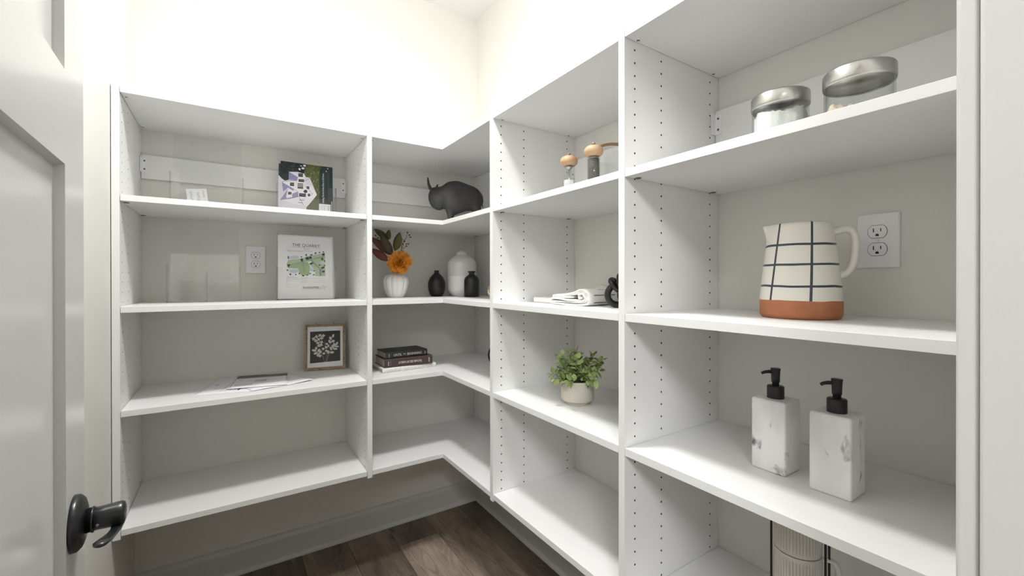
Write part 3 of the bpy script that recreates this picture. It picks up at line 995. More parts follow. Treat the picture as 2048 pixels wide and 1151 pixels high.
# house brochures
def brochure(base, M_, label, full):
    t = free_thing('brochure', base, M_, label, 'brochure', 'house brochures in the holder')
    Wd, Ht = .212, .238
    b = MB(); b.box(-Wd / 2, Wd / 2, 0, Ht, -.0022, 0)
    b.build('cover', 'paper', t, bevel=.0003, seg=1)
    pr = Print()
    sc_ = Wd / 857
    def q(px, py): return (-Wd / 2 + (px - 140) * sc_, Ht - (py - 215) * sc_)
    def pl(pts, col): pr.poly([q(*p) for p in pts], col)
    B = 215 + Ht / sc_
    sky = rgb(226, 222, 236); grass = rgb(92, 102, 58); dark = rgb(40, 50, 46); strip = rgb(38, 54, 54); white = rgb(238, 236, 242)
    roof = rgb(150, 146, 186); win = rgb(50, 48, 56); line_ = rgb(176, 170, 192)
    pl([(140, 215), (997, 215), (997, B), (140, B)], sky)
    pl([(140, 215), (560, 215), (560, 345), (310, 350), (300, 500), (240, 525), (190, 490), (140, 430)], dark)
    pl([(545, 215), (800, 215), (797, B), (585, B), (585, 975), (755, 720), (690, 550), (640, 410), (575, 410), (545, 350)], grass)
    random.seed(11)
    for i in range(60):
        x, y = random.uniform(560, 790), random.uniform(230, 760)
        if y > 400 and x < 560 + (y - 400) * .6: continue
        g_ = random.choice([rgb(112, 120, 70), rgb(74, 86, 44), rgb(138, 138, 96)])
        pr.ell(q(x, y), random.uniform(6, 16) * sc_, random.uniform(10, 30) * sc_, random.uniform(-.4, .4), g_, 7)
    for i in range(50):
        x, y = random.uniform(150, 530), random.uniform(225, 470)
        if x > 300 and y > 340: continue
        pr.ell(q(x, y), random.uniform(6, 16) * sc_, random.uniform(5, 12) * sc_, random.uniform(0, 3), random.choice([rgb(58, 70, 64), rgb(26, 34, 34), rgb(76, 86, 84)]), 7)
    pl([(430, 225), (500, 215), (560, 235), (545, 330), (440, 320)], rgb(24, 26, 26))
    pr.ell(q(525, 250), 24 * sc_, 20 * sc_, 0, white); pr.ell(q(470, 275), 18 * sc_, 22 * sc_, .4, white)
    # the house, lying on its side
    pl([(300, 350), (440, 332), (540, 350), (575, 415), (640, 415), (695, 552), (685, 580), (755, 725), (690, 830), (590, 975), (180, 890), (290, 690), (200, 555), (310, 510), (430, 500)], white)
    pl([(300, 350), (445, 430), (432, 500), (298, 500)], roof)
    pl([(192, 552), (385, 665), (372, 700), (290, 650), (215, 735)], roof)
    pl([(170, 890), (300, 650), (270, 800), (450, 700), (455, 800), (330, 850)], roof)
    pl([(215, 570), (385, 500), (420, 520), (425, 640), (390, 665)], white)
    pl([(262, 812), (290, 665), (360, 700), (355, 820), (270, 850)], white)
    for x0_, y0_, x1_, y1_ in ((450, 350, 525, 415), (455, 460, 545, 512), (440, 538, 530, 560), (440, 568, 530, 590), (440, 598, 530, 640), (465, 725, 575, 788), (605, 718, 645, 765),
                               (320, 545, 385, 608), (290, 722, 345, 772), (470, 845, 545, 858), (455, 896, 525, 908), (585, 580, 630, 630)):
        pl([(x0_, y0_ + 6), (x1_, y0_), (x1_, y1_), (x0_, y1_ + 4)], win)
        pl([(x0_, (y0_ + y1_) / 2 - 2), (x1_, (y0_ + y1_) / 2 - 3), (x1_, (y0_ + y1_) / 2 + 2), (x0_, (y0_ + y1_) / 2 + 2)], rgb(190, 186, 200))
    for i in range(6):
        pr.line(q(556 + i * 14, 425 + i * 4), q(590 + i * 16, 560), 3 * sc_, line_)
    for a, c_ in (((195, 548), (430, 495)), ((170, 893), (460, 795)), ((460, 800), (540, 950)), ((545, 560), (680, 715)), ((620, 780), (685, 712)), ((540, 500), (640, 420)), ((380, 665), (440, 700)), ((640, 420), (692, 552))):
        pr.line(q(*a), q(*c_), 5 * sc_, rgb(104, 98, 120))
    pl([(530, 690), (560, 650), (595, 660), (600, 700), (560, 720)], rgb(70, 66, 74))
    pl([(600, 980), (690, 830), (797, 800), (797, B), (585, B)], rgb(104, 108, 82))
    pl([(800, 215), (997, 215), (997, B), (795, B)], strip)
    pr.line(q(948, 275), q(948, 840), 3 * sc_, rgb(110, 124, 124))
    pr.line(q(890, 320), q(886, 560), 2 * sc_, rgb(96, 112, 112))
    pr.ell(q(915, 250), 9 * sc_, 11 * sc_, 0, white)
    x_, y_ = q(872, 868)
    pr.text('Building This the Perfect Place to Call Home', x_, y_, 27 * sc_, rgb(240, 240, 240), width=570 * sc_, ang=pi / 2)
    pl([(790, 888), (985, 888), (985, B), (786, B)], rgb(236, 236, 240))
    for x_, c_ in ((835, rgb(180, 180, 186)), (880, rgb(120, 120, 126)), (945, rgb(110, 110, 116))):
        for j in range(7):
            pr.line(q(x_ + 12 * sin(j * 2.1), 925 + j * 12), q(x_ + 12 * sin(j * 2.1 + 2.1), 937 + j * 12), 4 * sc_, c_)
    pr.build(t, 'cover_print', m='ink_gloss')
    return t
wB = world_of(hB)
brochure(wB, page_matrix(.050, .0035, 11, -.004, radians(-1)) @ Matrix.Translation((.006, .016, 0)), 'rear house brochure in the holder, its top edge standing higher', False)
brochure(wB, page_matrix(.042, .0035, 11, -.006, radians(-1.2)), 'front house brochure in the holder, white house on green lawn', True)
for k_ in range(3):
    t = free_thing('brochure', wB, page_matrix(.0335 - .0035 * k_, .0035, 11, -.006 - .002 * k_, radians(-1.2)), 'plain white leaflet', 'brochure') if False else None

# map flyers
def flyer(base, M_, label, full, grp='map flyers in the holder'):
    t = free_thing('flyer', base, M_, label, 'flyer', grp)
    Wd, Ht = .2185, .280
    b = MB()
    # slight curl forward toward the top corners
    nx, ny = 8, 10
    vs, fs = [], []
    for j in range(ny + 1):
        for i in range(nx + 1):
            u, v = i / nx, j / ny
            vs.append((-Wd / 2 + u * Wd, v * Ht, .0000 * (u - .5) ** 2))
    for j in range(ny):
        for i in range(nx):
            a = j * (nx + 1) + i
            fs.append((a, a + 1, a + nx + 2, a + nx + 1))
    b.add(vs, fs)
    b.add([(x, y, z - .0008) for x, y, z in vs], [q[::-1] for q in fs])
    o = b.build('sheet', 'paper', t, fix=False)
    if full:
        pr = Print()
        s_ = Wd / 730
        ys_ = Ht / 845
        def q(px, py): return (-Wd / 2 + (px - 130) * s_, Ht - (py - 160) * ys_)
        def pl(pts, col): pr.poly([q(*p) for p in pts], col)
        ink = rgb(48, 50, 54); mid = rgb(120, 122, 128)
        x_, y_ = q(500, 306)
        pr.text('THE QUARRY', x_, y_, 42 * ys_, ink, width=375 * s_, center=True)
        pr.line(q(290, 316), q(705, 318), 2.5 * s_, mid)
        x_, y_ = q(500, 343); 
        for i in range(9): pr.line(q(462 + i * 9, 336), q(468 + i * 9, 336), 6 * s_, mid)
        for yy, n in ((361, 38), (373, 24)):
            for i in range(n): pr.line(q(243 + i * 9, yy), q(249 + i * 9, yy), (3 + (i * 7 % 3)) * s_, mid)
        gr = rgb(178, 196, 158); gr2 = rgb(160, 182, 140); water = rgb(196, 204, 224); road = rgb(146, 150, 162); dk = rgb(58, 78, 72)
        pl([(275, 450), (330, 435), (400, 432), (402, 460), (350, 478), (280, 478)], water)
        pl([(245, 540), (265, 495), (420, 470), (560, 425), (755, 380), (755, 480), (660, 495), (600, 500), (510, 505), (430, 520), (310, 560), (260, 600), (245, 575)], gr)
        pl([(262, 600), (300, 560), (440, 515), (520, 510), (540, 560), (540, 680), (490, 695), (430, 690), (400, 650), (390, 605)], gr2)
        pl([(600, 490), (755, 470), (755, 700), (610, 700), (620, 640), (560, 560), (530, 540)], gr)
        pl([(275, 625), (330, 612), (390, 620), (395, 650), (340, 670), (285, 660)], water)
        pl([(540, 560), (600, 630), (570, 640), (545, 625)], water)
        pl([(672, 505), (740, 492), (750, 520), (745, 555), (700, 530)], rgb(206, 210, 226))
        for a, c_, w_ in (((300, 552), (745, 425), 9), ((560, 478), (690, 610), 18), ((690, 600), (690, 698), 26), ((450, 515), (472, 630), 12), ((640, 455), (750, 425), 14)):
            pr.line(q(*a), q(*c_), w_ * s_, road)
        pr.ell(q(472, 628), 15 * s_, 13 * s_, 0, road)
        for i in range(14):
            x0_ = 300 + i * 32
            pr.line(q(x0_, 492 - i * 7), q(x0_ + 10, 545 - i * 8.6), 1.5 * s_, rgb(206, 216, 190))
        for i in range(7):
            pr.line(q(400 + i * 20, 560), q(410 + i * 18, 685), 1.5 * s_, rgb(196, 208, 178))
            pr.line(q(630, 560 + i * 20), q(675, 600 + i * 14), 1.5 * s_, rgb(206, 216, 190))
        for pts in ([(245, 550), (298, 552), (262, 595)], [(418, 475), (450, 465), (460, 500), (432, 510)], [(485, 450), (530, 438), (540, 475), (498, 485)], [(535, 440), (565, 432), (578, 462), (545, 470)],
                    [(540, 530), (582, 513), (596, 530), (552, 550)], [(710, 390), (750, 378), (752, 412), (722, 418)], [(704, 452), (730, 445), (728, 478), (704, 480)], [(664, 550), (684, 535), (692, 545), (672, 562)],
                    [(692, 585), (745, 563), (748, 580), (715, 602)], [(712, 628), (748, 622), (748, 648), (712, 650)]):
            pl(pts, dk)
        random.seed(5)
        for x_, y_ in ((262, 450), (262, 470), (435, 445), (498, 410), (500, 425), (560, 415), (575, 410), (622, 392), (630, 382), (680, 375), (735, 363), (252, 630), (285, 680), (292, 688), (360, 686), (404, 672), (450, 698), (460, 702), (512, 690), (550, 668), (603, 632), (596, 686), (750, 490), (748, 552)):
            pr.ell(q(x_, y_), 12 * s_, 8 * s_, random.uniform(0, 3), rgb(46, 50, 54), 8)
        lt_ = rgb(176, 178, 184)
        for a, c_ in (((246, 716), (246, 852)), ((246, 852), (330, 852)), ((436, 730), (436, 800)), ((246, 716), (340, 714))):
            pr.line(q(*a), q(*c_), 2 * s_, lt_)
        for yy, x0_, x1_ in ((724, 250, 385), (748, 255, 425), (770, 255, 300), (820, 255, 300), (728, 440, 500), (738, 440, 562), (762, 440, 520), (785, 445, 525), (732, 590, 750), (758, 630, 752), (784, 588, 755)):
            n = int((x1_ - x0_) / 12)
            for i in range(n): pr.line(q(x0_ + i * 12, yy), q(x0_ + i * 12 + 9, yy), 3 * s_, lt_ if i % 3 else mid)
        x_, y_ = q(446, 868)
        pr.text('StarHOMES', x_, y_, 26 * ys_, rgb(70, 72, 78), width=218 * s_)
        for a, c_ in (((664, 858), (700, 850)), ((700, 850), (716, 822)), ((716, 822), (728, 846)), ((728, 846), (765, 852)), ((765, 852), (735, 866)), ((735, 866), (744, 888)), ((690, 872), (716, 860)), ((446, 876), (700, 874))):
            pr.line(q(*a), q(*c_), 2.2 * s_, mid)
        pr.build(t, 'page_print')
    return t
wD = world_of(hD)
for k_, (dx, dr, dz, lb) in enumerate(((.006, -.5, .004, 'rearmost white flyer in the map holder, its top corner showing'), (.002, .2, .001, 'white flyer just behind the map page'))):
    t = flyer(wD, page_matrix(.048 - .004 * k_, .0035 + dz * 1.2, 11, dx, radians(dr)), lb, False)
flyer(wD, page_matrix(.036, .0035, 11, -.003, radians(-.9)), 'front flyer headed THE QUARRY with a coloured plot map', True)

# ------------------------------------------------------------------ bison
def bison():
    o_ = Vector((.947, 1.95, ZT[1]))
    t = None
    b = MB()
    g = .00249 / 9.594
    zz = lambda py: (223 - py / 9.594) * .00249 - .2721
    xx = lambda px: (px - 700) * g
    secs = [(180, 520, 570, .012), (188, 470, 620, .020), (205, 425, 670, .026), (235, 385, 720, .031), (270, 362, 750, .034), (320, 350, 780, .035), (370, 345, 792, .034), (420, 336, 782, .034),
            (460, 318, 757, .036), (500, 285, 775, .039), (530, 266, 830, .041), (560, 250, 880, .043), (600, 240, 905, .044), (640, 232, 900, .045), (720, 230, 870, .046), (800, 246, 835, .045), (880, 278, 808, .043), (960, 308, 800, .041),
            (1040, 335, 800, .040), (1100, 370, 790, .038), (1150, 415, 765, .033), (1180, 455, 720, .026), (1198, 520, 650, .016)]
    n = 20
    vs, fs = [], []
    for px, pt, pb, w in secs:
        zt_, zb_ = zz(pt), zz(pb); c = (zt_ + zb_) / 2; h = (zt_ - zb_) / 2
        for j in range(n):
            a = 2 * pi * j / n
            cc, ss = cos(a), sin(a)
            vs.append((xx(px), w * math.copysign(abs(cc) ** .75, cc), c + h * math.copysign(abs(ss) ** .85, ss)))
    for i in range(len(secs) - 1):
        for j in range(n):
            l = (j + 1) % n
            fs.append((i * n + j, i * n + l, (i + 1) * n + l, (i + 1) * n + j))
    fs += [tuple(range(n)), tuple((len(secs) - 1) * n + j for j in range(n))]
    b.add(vs, fs, 0, True)
    for s_ in (-1, 1):
        for (pa, pb_, pc, r0, r1) in ((575, 598, 600, .021, .010), (1075, 1085, 1095, .022, .011)):
            pts = [(xx(pa + 20), s_ * .012, zz(720)), (xx(pa + 15), s_ * .014, zz(800)), (xx(pb_), s_ * .018, zz(900)), (xx(pc), s_ * .020, .022), (xx(pc) - .002, s_ * .020, .0005)]
            b.tube(pts, [r0 * 1.1, r0, r0 * .75, r1, r1 * 1.1], 12)
        # horns
        hx = 240
        o_x, o_z = (92, 70) if s_ > 0 else (0, 0)
        b.tube([(xx(hx + 15 + o_x), s_ * .026, zz(425)), (xx(hx - 10 + o_x), s_ * .036, zz(400)), (xx(hx - 35 + o_x * 1.15), s_ * .040, zz(330 + o_z * .4)), (xx(hx - 50 + o_x * 1.4), s_ * .037, zz(250 + o_z * .8)), (xx(hx - 58 + o_x * 1.7), s_ * .032, zz(188 + o_z * 1.1))],
               [.009, .0085, .0065, .005, .0028], 12)
    b.tube([(xx(1185), 0, zz(470)), (xx(1208), 0, zz(540)), (xx(1216), 0, zz(610)), (xx(1204), 0, zz(680)), (xx(1212), 0, zz(735)), (xx(1218), 0, zz(760))], [.0035, .0035, .003, .0025, .003, .001], 8)
    o = b.build('bison_figurine', 'bison', None, loc=o_, rot=(0, 0, -YAW + radians(2)))
    r = o.modifiers.new('fuse', 'REMESH'); r.mode = 'VOXEL'; r.voxel_size = .0022; r.use_smooth_shade = True
    sm = o.modifiers.new('soft', 'SMOOTH'); sm.factor = .6; sm.iterations = 3
    tag(o, 'matte charcoal bison figurine with upturned horns in the shelf corner', 'figurine')
bison()

# ------------------------------------------------------------------ mills and canister
def mill(loc, label, fill, fmat):
    t = thing('mill', loc, label, 'spice mill', 0, 'wood-capped salt and pepper mills')
    b = MB()
    R = .0195
    b.lathe([(R - .0015, .0005), (R, .002), (R, .098), (R - .003, .101)], 32, cap=False)
    b.lathe([(R - .0022, .099), (R - .0022, .004), (0, .004)], 32, cap=False)
    b.lathe([(0, .0005), (R - .0015, .0005)], 32, cap=False)
    b.build('glass_body', 'glass', t)
    b = MB(); b.lathe([(0, .0045), (R - .0028, .0045), (R - .0028, fill), (R * .5, fill + .002), (0, fill + .0015)], 28, cap=False)
    b.build('contents', fmat, t)
    b = MB(); b.lathe([(.0022, .004), (.0022, .100)], 10); b.lathe([(.007, .090), (.007, .093), (.012, .095), (.012, .099), (0, .099)], 20)
    b.build('spindle', 'metal', t)
    b = MB(); b.lathe([(0, .101), (.019, .101), (.0210, .1035), (.0250, .106), (.0280, .110), (.0288, .116), (.0280, .122), (.0245, .128), (.018, .132), (.009, .1345), (0, .135)], 40, cap=False)
    b.build('wooden_cap', 'lightwood', t)
    b = MB(); b.lathe([(.003, .134), (.003, .138), (.0055, .139), (.006, .1415), (.004, .143), (0, .143)], 16, cap=False)
    b.build('knob', 'metal', t)
    return t
mill((.930, 1.077, ZT[1]), 'wood-capped glass salt mill, nearly empty, left of the pepper mill', .054, 'salt')
mill((.921, .954, ZT[1]), 'wood-capped glass pepper mill full of black peppercorns', .094, 'pepper')
t = thing('glass_bowl', (1.056, .998, ZT[1]), 'clear glass bowl with a thin bentwood arch handle behind the pepper mill', 'bowl')
b = MB()
b.lathe([(0, .0005), (.055, .0005), (.066, .006), (.071, .025), (.0735, .07), (.074, .110), (.0735, .132)], 56, cap=False)
b.lathe([(.0715, .132), (.072, .110), (.0715, .07), (.069, .027), (.062, .010), (0, .006)], 56, cap=False)
b.build('glass_body', 'glass', t)
b = MB()
hd_ = Vector((cos(-YAW + .1), sin(-YAW + .1), 0))
b.tube([hd_ * (.0775 * cos(a)) + Vector((0, 0, .128 + .046 * sin(a))) for a in [pi * i / 28 for i in range(29)]], .0042, 12, flat=(1.5, .62))
b.build('handle', 'hoopwood', t)

# ------------------------------------------------------------------ steel-lidded jars
def jar(loc, R, hg, label, fmat, fill, amp, seed):
    t = thing('glass_jar', loc, label, 'jar', 0, 'steel-lidded jars')
    b = MB()
    b.lathe([(0, .0005), (R - .006, .0005), (R - .002, .004), (R - .0015, .010), (R - .0015, hg)], 64, cap=False)
    b.lathe([(R - .0045, hg), (R - .0045, .010), (R - .008, .006), (0, .006)], 64, cap=False)
    b.build('glass_body', 'glass', t)
    b = MB()
    b.lathe([(R - .001, hg - .004), (R, hg - .0035), (R + .0008, hg), (R + .0008, hg + .020), (R - .0005, hg + .0225), (R - .003, hg + .0235), (0, hg + .0235)], 72, cap=False)
    b.lathe([(R - .001, hg - .004), (R - .0015, hg), (R - .006, hg), (R - .006, hg - .002), (0, hg - .002)], 72, cap=False)
    b.build('steel_lid', 'steel', t)
    random.seed(seed)
    ph = [random.uniform(0, 6) for _ in range(8)]
    def hh(x, y):
        return fill + amp * (sin(x * 70 + ph[0]) * cos(y * 60 + ph[1]) * .5 + sin(x * 160 + ph[2] + y * 90) * .3 + .25 * sin(y * 300 + ph[3]) * cos(x * 280 + ph[4]) + .12 * sin(x * 800 + ph[5]) * sin(y * 700 + ph[6]))
    b = MB(); n, m_ = 72, 16; Ri = R - .0049
    vs = [(Ri * cos(2 * pi * i / n), Ri * sin(2 * pi * i / n), .0066) for i in range(n)]
    for k_ in range(m_):
        r = Ri * (1 - k_ / m_)
        vs += [(r * cos(2 * pi * i / n), r * sin(2 * pi * i / n), hh(r * cos(2 * pi * i / n), r * sin(2 * pi * i / n)) + random.uniform(-1, 1) * amp * .06) for i in range(n)]
    vs.append((0, 0, hh(0, 0)))
    fs = [tuple(range(n))]
    for k_ in range(m_):
        for i in range(n):
            j = (i + 1) % n
            fs.append((k_ * n + i, k_ * n + j, (k_ + 1) * n + j, (k_ + 1) * n + i))
    for i in range(n): fs.append((m_ * n + i, m_ * n + (i + 1) % n, (m_ + 1) * n))
    b.add(vs, fs, 0, True)
    b.build('contents', fmat, t)
    return t
jar((.983, .457, ZT[1]), .0535, .096, 'smaller glass jar with steel lid, full of white flour', 'flour', .076, .010, 2)
jar((.977, .318, ZT[1]), .0540, .092, 'larger glass jar with steel lid, nearly empty with tan flakes', 'oats', .040, .016, 5)

# ------------------------------------------------------------------ pitcher
def pitcher():
    loc = (1.047, .446, ZT[2])
    spout_dir = pi / 2 + .55            # bearing of the spout (towards the left of the bay)
    t = thing('pitcher', loc, 'cream ceramic pitcher with dark check lines and a terracotta base', 'pitcher')
    H = .2015
    Q = .85
    def R(z):
        k = z / H
        if z < .012: return Q * (.0805 + .0095 * sqrt(max(0, 1 - ((.012 - z) / .012) ** 2)))
        if k < .2: return Q * (.090 - .0005 * k)
        return Q * (.0899 - .0205 * ((k - .2) / .8) ** 1.12)
    zs = [0, .001, .003, .006, .009, .012, .02, .03, .04, .0415, .043, .05] + [.05 + (H - .05) * i / 22 for i in range(1, 23)]
    n = 96
    def rf(a, r, z):
        d = (a - spout_dir + pi) % (2 * pi) - pi
        k = max(0, (z - (H - .034)) / .034)
        return r + .012 * k ** 1.3 * math.exp(-(d / .20) ** 2)
    out = [(R(z), z) for z in zs]
    inn = [(R(z) - .005, z) for z in reversed(zs[6:])] + [(0, .012)]
    b = MB()
    b.lathe([(0, 0)] + out + [(R(H) - .0025, H + .0016)] + inn, n, cap=False, rf=rf)
    b.build('body', 'pitcher', t)
    # handle, on the far side from the spout
    hd = spout_dir + pi + .02
    hd = radians(-62)
    u = Vector((cos(hd), sin(hd), 0))
    def P(r, z): return u * r + Vector((0, 0, z))
    ctrl = [(R(.182) - .005, .183), (.070, .187), (.081, .189), (.0905, .1845), (.0955, .172), (.0970, .155), (.0955, .132), (.0910, .112), (.0845, .100), (.077, .094), (R(.092) - .004, .092)]
    pts = []
    for i in range(len(ctrl) - 1):
        p0, p1, p2, p3 = ctrl[max(i - 1, 0)], ctrl[i], ctrl[i + 1], ctrl[min(i + 2, len(ctrl) - 1)]
        for k_ in range(4):
            q = k_ / 4
            pt = [.5 * (2 * p1[a] + (p2[a] - p0[a]) * q + (2 * p0[a] - 5 * p1[a] + 4 * p2[a] - p3[a]) * q * q + (3 * p1[a] - p0[a] - 3 * p2[a] + p3[a]) * q ** 3) for a in (0, 1)]
            pts.append(P(*pt))
    pts.append(P(*ctrl[-1]))
    m_ = len(pts)
    b = MB(); b.tube(pts, [.0082 + .0020 * abs(2 * i / (m_ - 1) - 1) ** 6 for i in range(m_)], 16, flat=(1.0, .92))
    b.build('handle', 'cream', t)
pitcher()

# ------------------------------------------------------------------ soap dispensers
def soap(loc, rz, label, nozzle):
    t = thing('soap_dispenser', loc, label, 'soap dispenser', rz, 'white marbled soap dispensers')
    wx, wy, h = .0340, .0348, .1535
    b = MB(); b.box(-wx, wx, -wy, wy, 0, h)
    b.build('bottle', 'marble', t, bevel=.0045, seg=4)
    b = MB(); b.lathe([(.0163, h - .0005), (.0165, h + .001), (.0165, h + .0245), (.0152, h + .0262), (0, h + .0262)], 40, cap=False)
    b.build('collar', 'black_matte', t)
    b = MB(); b.lathe([(.0068, h + .025), (.0068, h + .034), (.0082, h + .0345), (.0086, h + .050), (.0092, h + .0605), (.0100, h + .0625), (.0092, h + .0640), (0, h + .0640)], 32, cap=False)
    p = b.build('pump', 'black_matte', t)
    d = Vector((cos(nozzle), sin(nozzle), 0))
    b = MB(); b.tube([d * .004 + Vector((0, 0, h + .0555)), d * .014 + Vector((0, 0, h + .0562)), d * .022 + Vector((0, 0, h + .0545)), d * .0275 + Vector((0, 0, h + .0515))], [.0042, .0038, .0034, .0030], 12)
    b.build('spout', 'black_matte', p)
soap((.9995, .4735, ZT[3]), 0, 'left marbled soap dispenser with black pump, farther from the camera', radians(130))
soap((.9905, .3565, ZT[3]), 0, 'right marbled soap dispenser with black pump, nearer the camera', radians(130))

# ------------------------------------------------------------------ stacked mugs in a wire rack
def rack():
    c = Vector((.935, .402, ZT[4]))
    t = thing('mug_rack', c, 'black wire rack holding a stack of ribbed mugs on the bottom shelf', 'rack')
    R = .0400
    b = MB()
    def ring(z, r):
        b.tube([(r * cos(2 * pi * i / 40), r * sin(2 * pi * i / 40), z) for i in range(40)], .0018, 8, closed=True)
    ring(.0022, R + .004); ring(.334, R + .004)
    for a in (0, pi / 2):
        b.tube([((R + .004) * cos(a), (R + .004) * sin(a), .0030), (-(R + .004) * cos(a), -(R + .004) * sin(a), .0030)], .0016, 8)
    b.build('ring_frame', 'black_matte', t)
    va = math.atan2(-c.y, -c.x)          # bearing back to the doorway
    for a in (va - 1.62, va + 1.50, va + 1.95, va - 2.5):
        rr = R + (.0150 if abs(a - va - 1.95) < .01 else .0045)
        b = MB(); b.tube([((R + .004) * cos(a), (R + .004) * sin(a), .002), (rr * cos(a), rr * sin(a), .004), (rr * cos(a), rr * sin(a), .332), ((R + .004) * cos(a), (R + .004) * sin(a), .334)], .0021, 10)
        b.build('rod', 'black_matte', t)
    hb = va + 1.98
    H = .0830
    def mug(k_):
        m = thing('mug', c + Vector((0, 0, .0052 + k_ * (H + .0004))), ['bottom ribbed white mug of the racked stack', 'second ribbed white mug from the bottom of the racked stack', 'second ribbed white mug from the top of the racked stack', 'top ribbed white mug of the racked stack, under the shelf'][k_], 'mug', 0, 'ribbed mugs in the wire rack')
        b = MB(); n = 352
        def rf(a, r, z):
            if z < .006 or z > H - .006: return r
            d = (a - hb + pi) % (2 * pi) - pi
            if abs(d) < .62: return r
            e = min(1, (z - .006) / .003, (H - .006 - z) / .003)
            return r - .0014 * e * (.5 - .5 * max(-1, min(1, cos(a * 44) * 2.2 + .5)))
        prof = [(0, .0), (R - .004, 0), (R - .0012, .0012), (R, .004), (R, .006), (R, .009), (R, .04), (R, H - .009), (R, H - .006), (R, H - .002), (R - .001, H), (R - .003, H), (R - .004, H - .003), (R - .004, .008), (R - .008, .004), (0, .004)]
        def rf2(a, r, z): return rf(a, r, z) if r > R - .002 else r
        b.lathe(prof, n, cap=False, rf=rf2)
        for i_, q_ in enumerate(b.f):
            c_ = sum((Vector(b.v[k]) for k in q_), Vector()) / len(q_)
            if R - .0035 < Vector((c_.x, c_.y)).length < R - .0011 and .007 < c_.z < H - .007: b.m[i_] = 1
        b.build('cup', ['mug', 'mug_groove'], m)
        u = Vector((cos(hb), sin(hb), 0))
        pts = [u * (R - .003) + Vector((0, 0, .066)), u * (R + .012) + Vector((0, 0, .067)), u * (R + .026) + Vector((0, 0, .061)), u * (R + .032) + Vector((0, 0, .045)), u * (R + .027) + Vector((0, 0, .028)), u * (R + .013) + Vector((0, 0, .019)), u * (R - .003) + Vector((0, 0, .021))]
        b = MB()
        fine = []
        for i in range(len(pts) - 1):
            p0, p1, p2, p3 = pts[max(i - 1, 0)], pts[i], pts[i + 1], pts[min(i + 2, len(pts) - 1)]
            for j in range(4):
                q = j / 4
                fine.append(.5 * (2 * p1 + (p2 - p0) * q + (2 * p0 - 5 * p1 + 4 * p2 - p3) * q * q + (3 * p1 - p0 - 3 * p2 + p3) * q ** 3))
        fine.append(pts[-1])
        b.tube(fine, .0048, 12)
        b.build('handle', 'white_ceramic', m)
    for k_ in range(4): mug(k_)
rack()

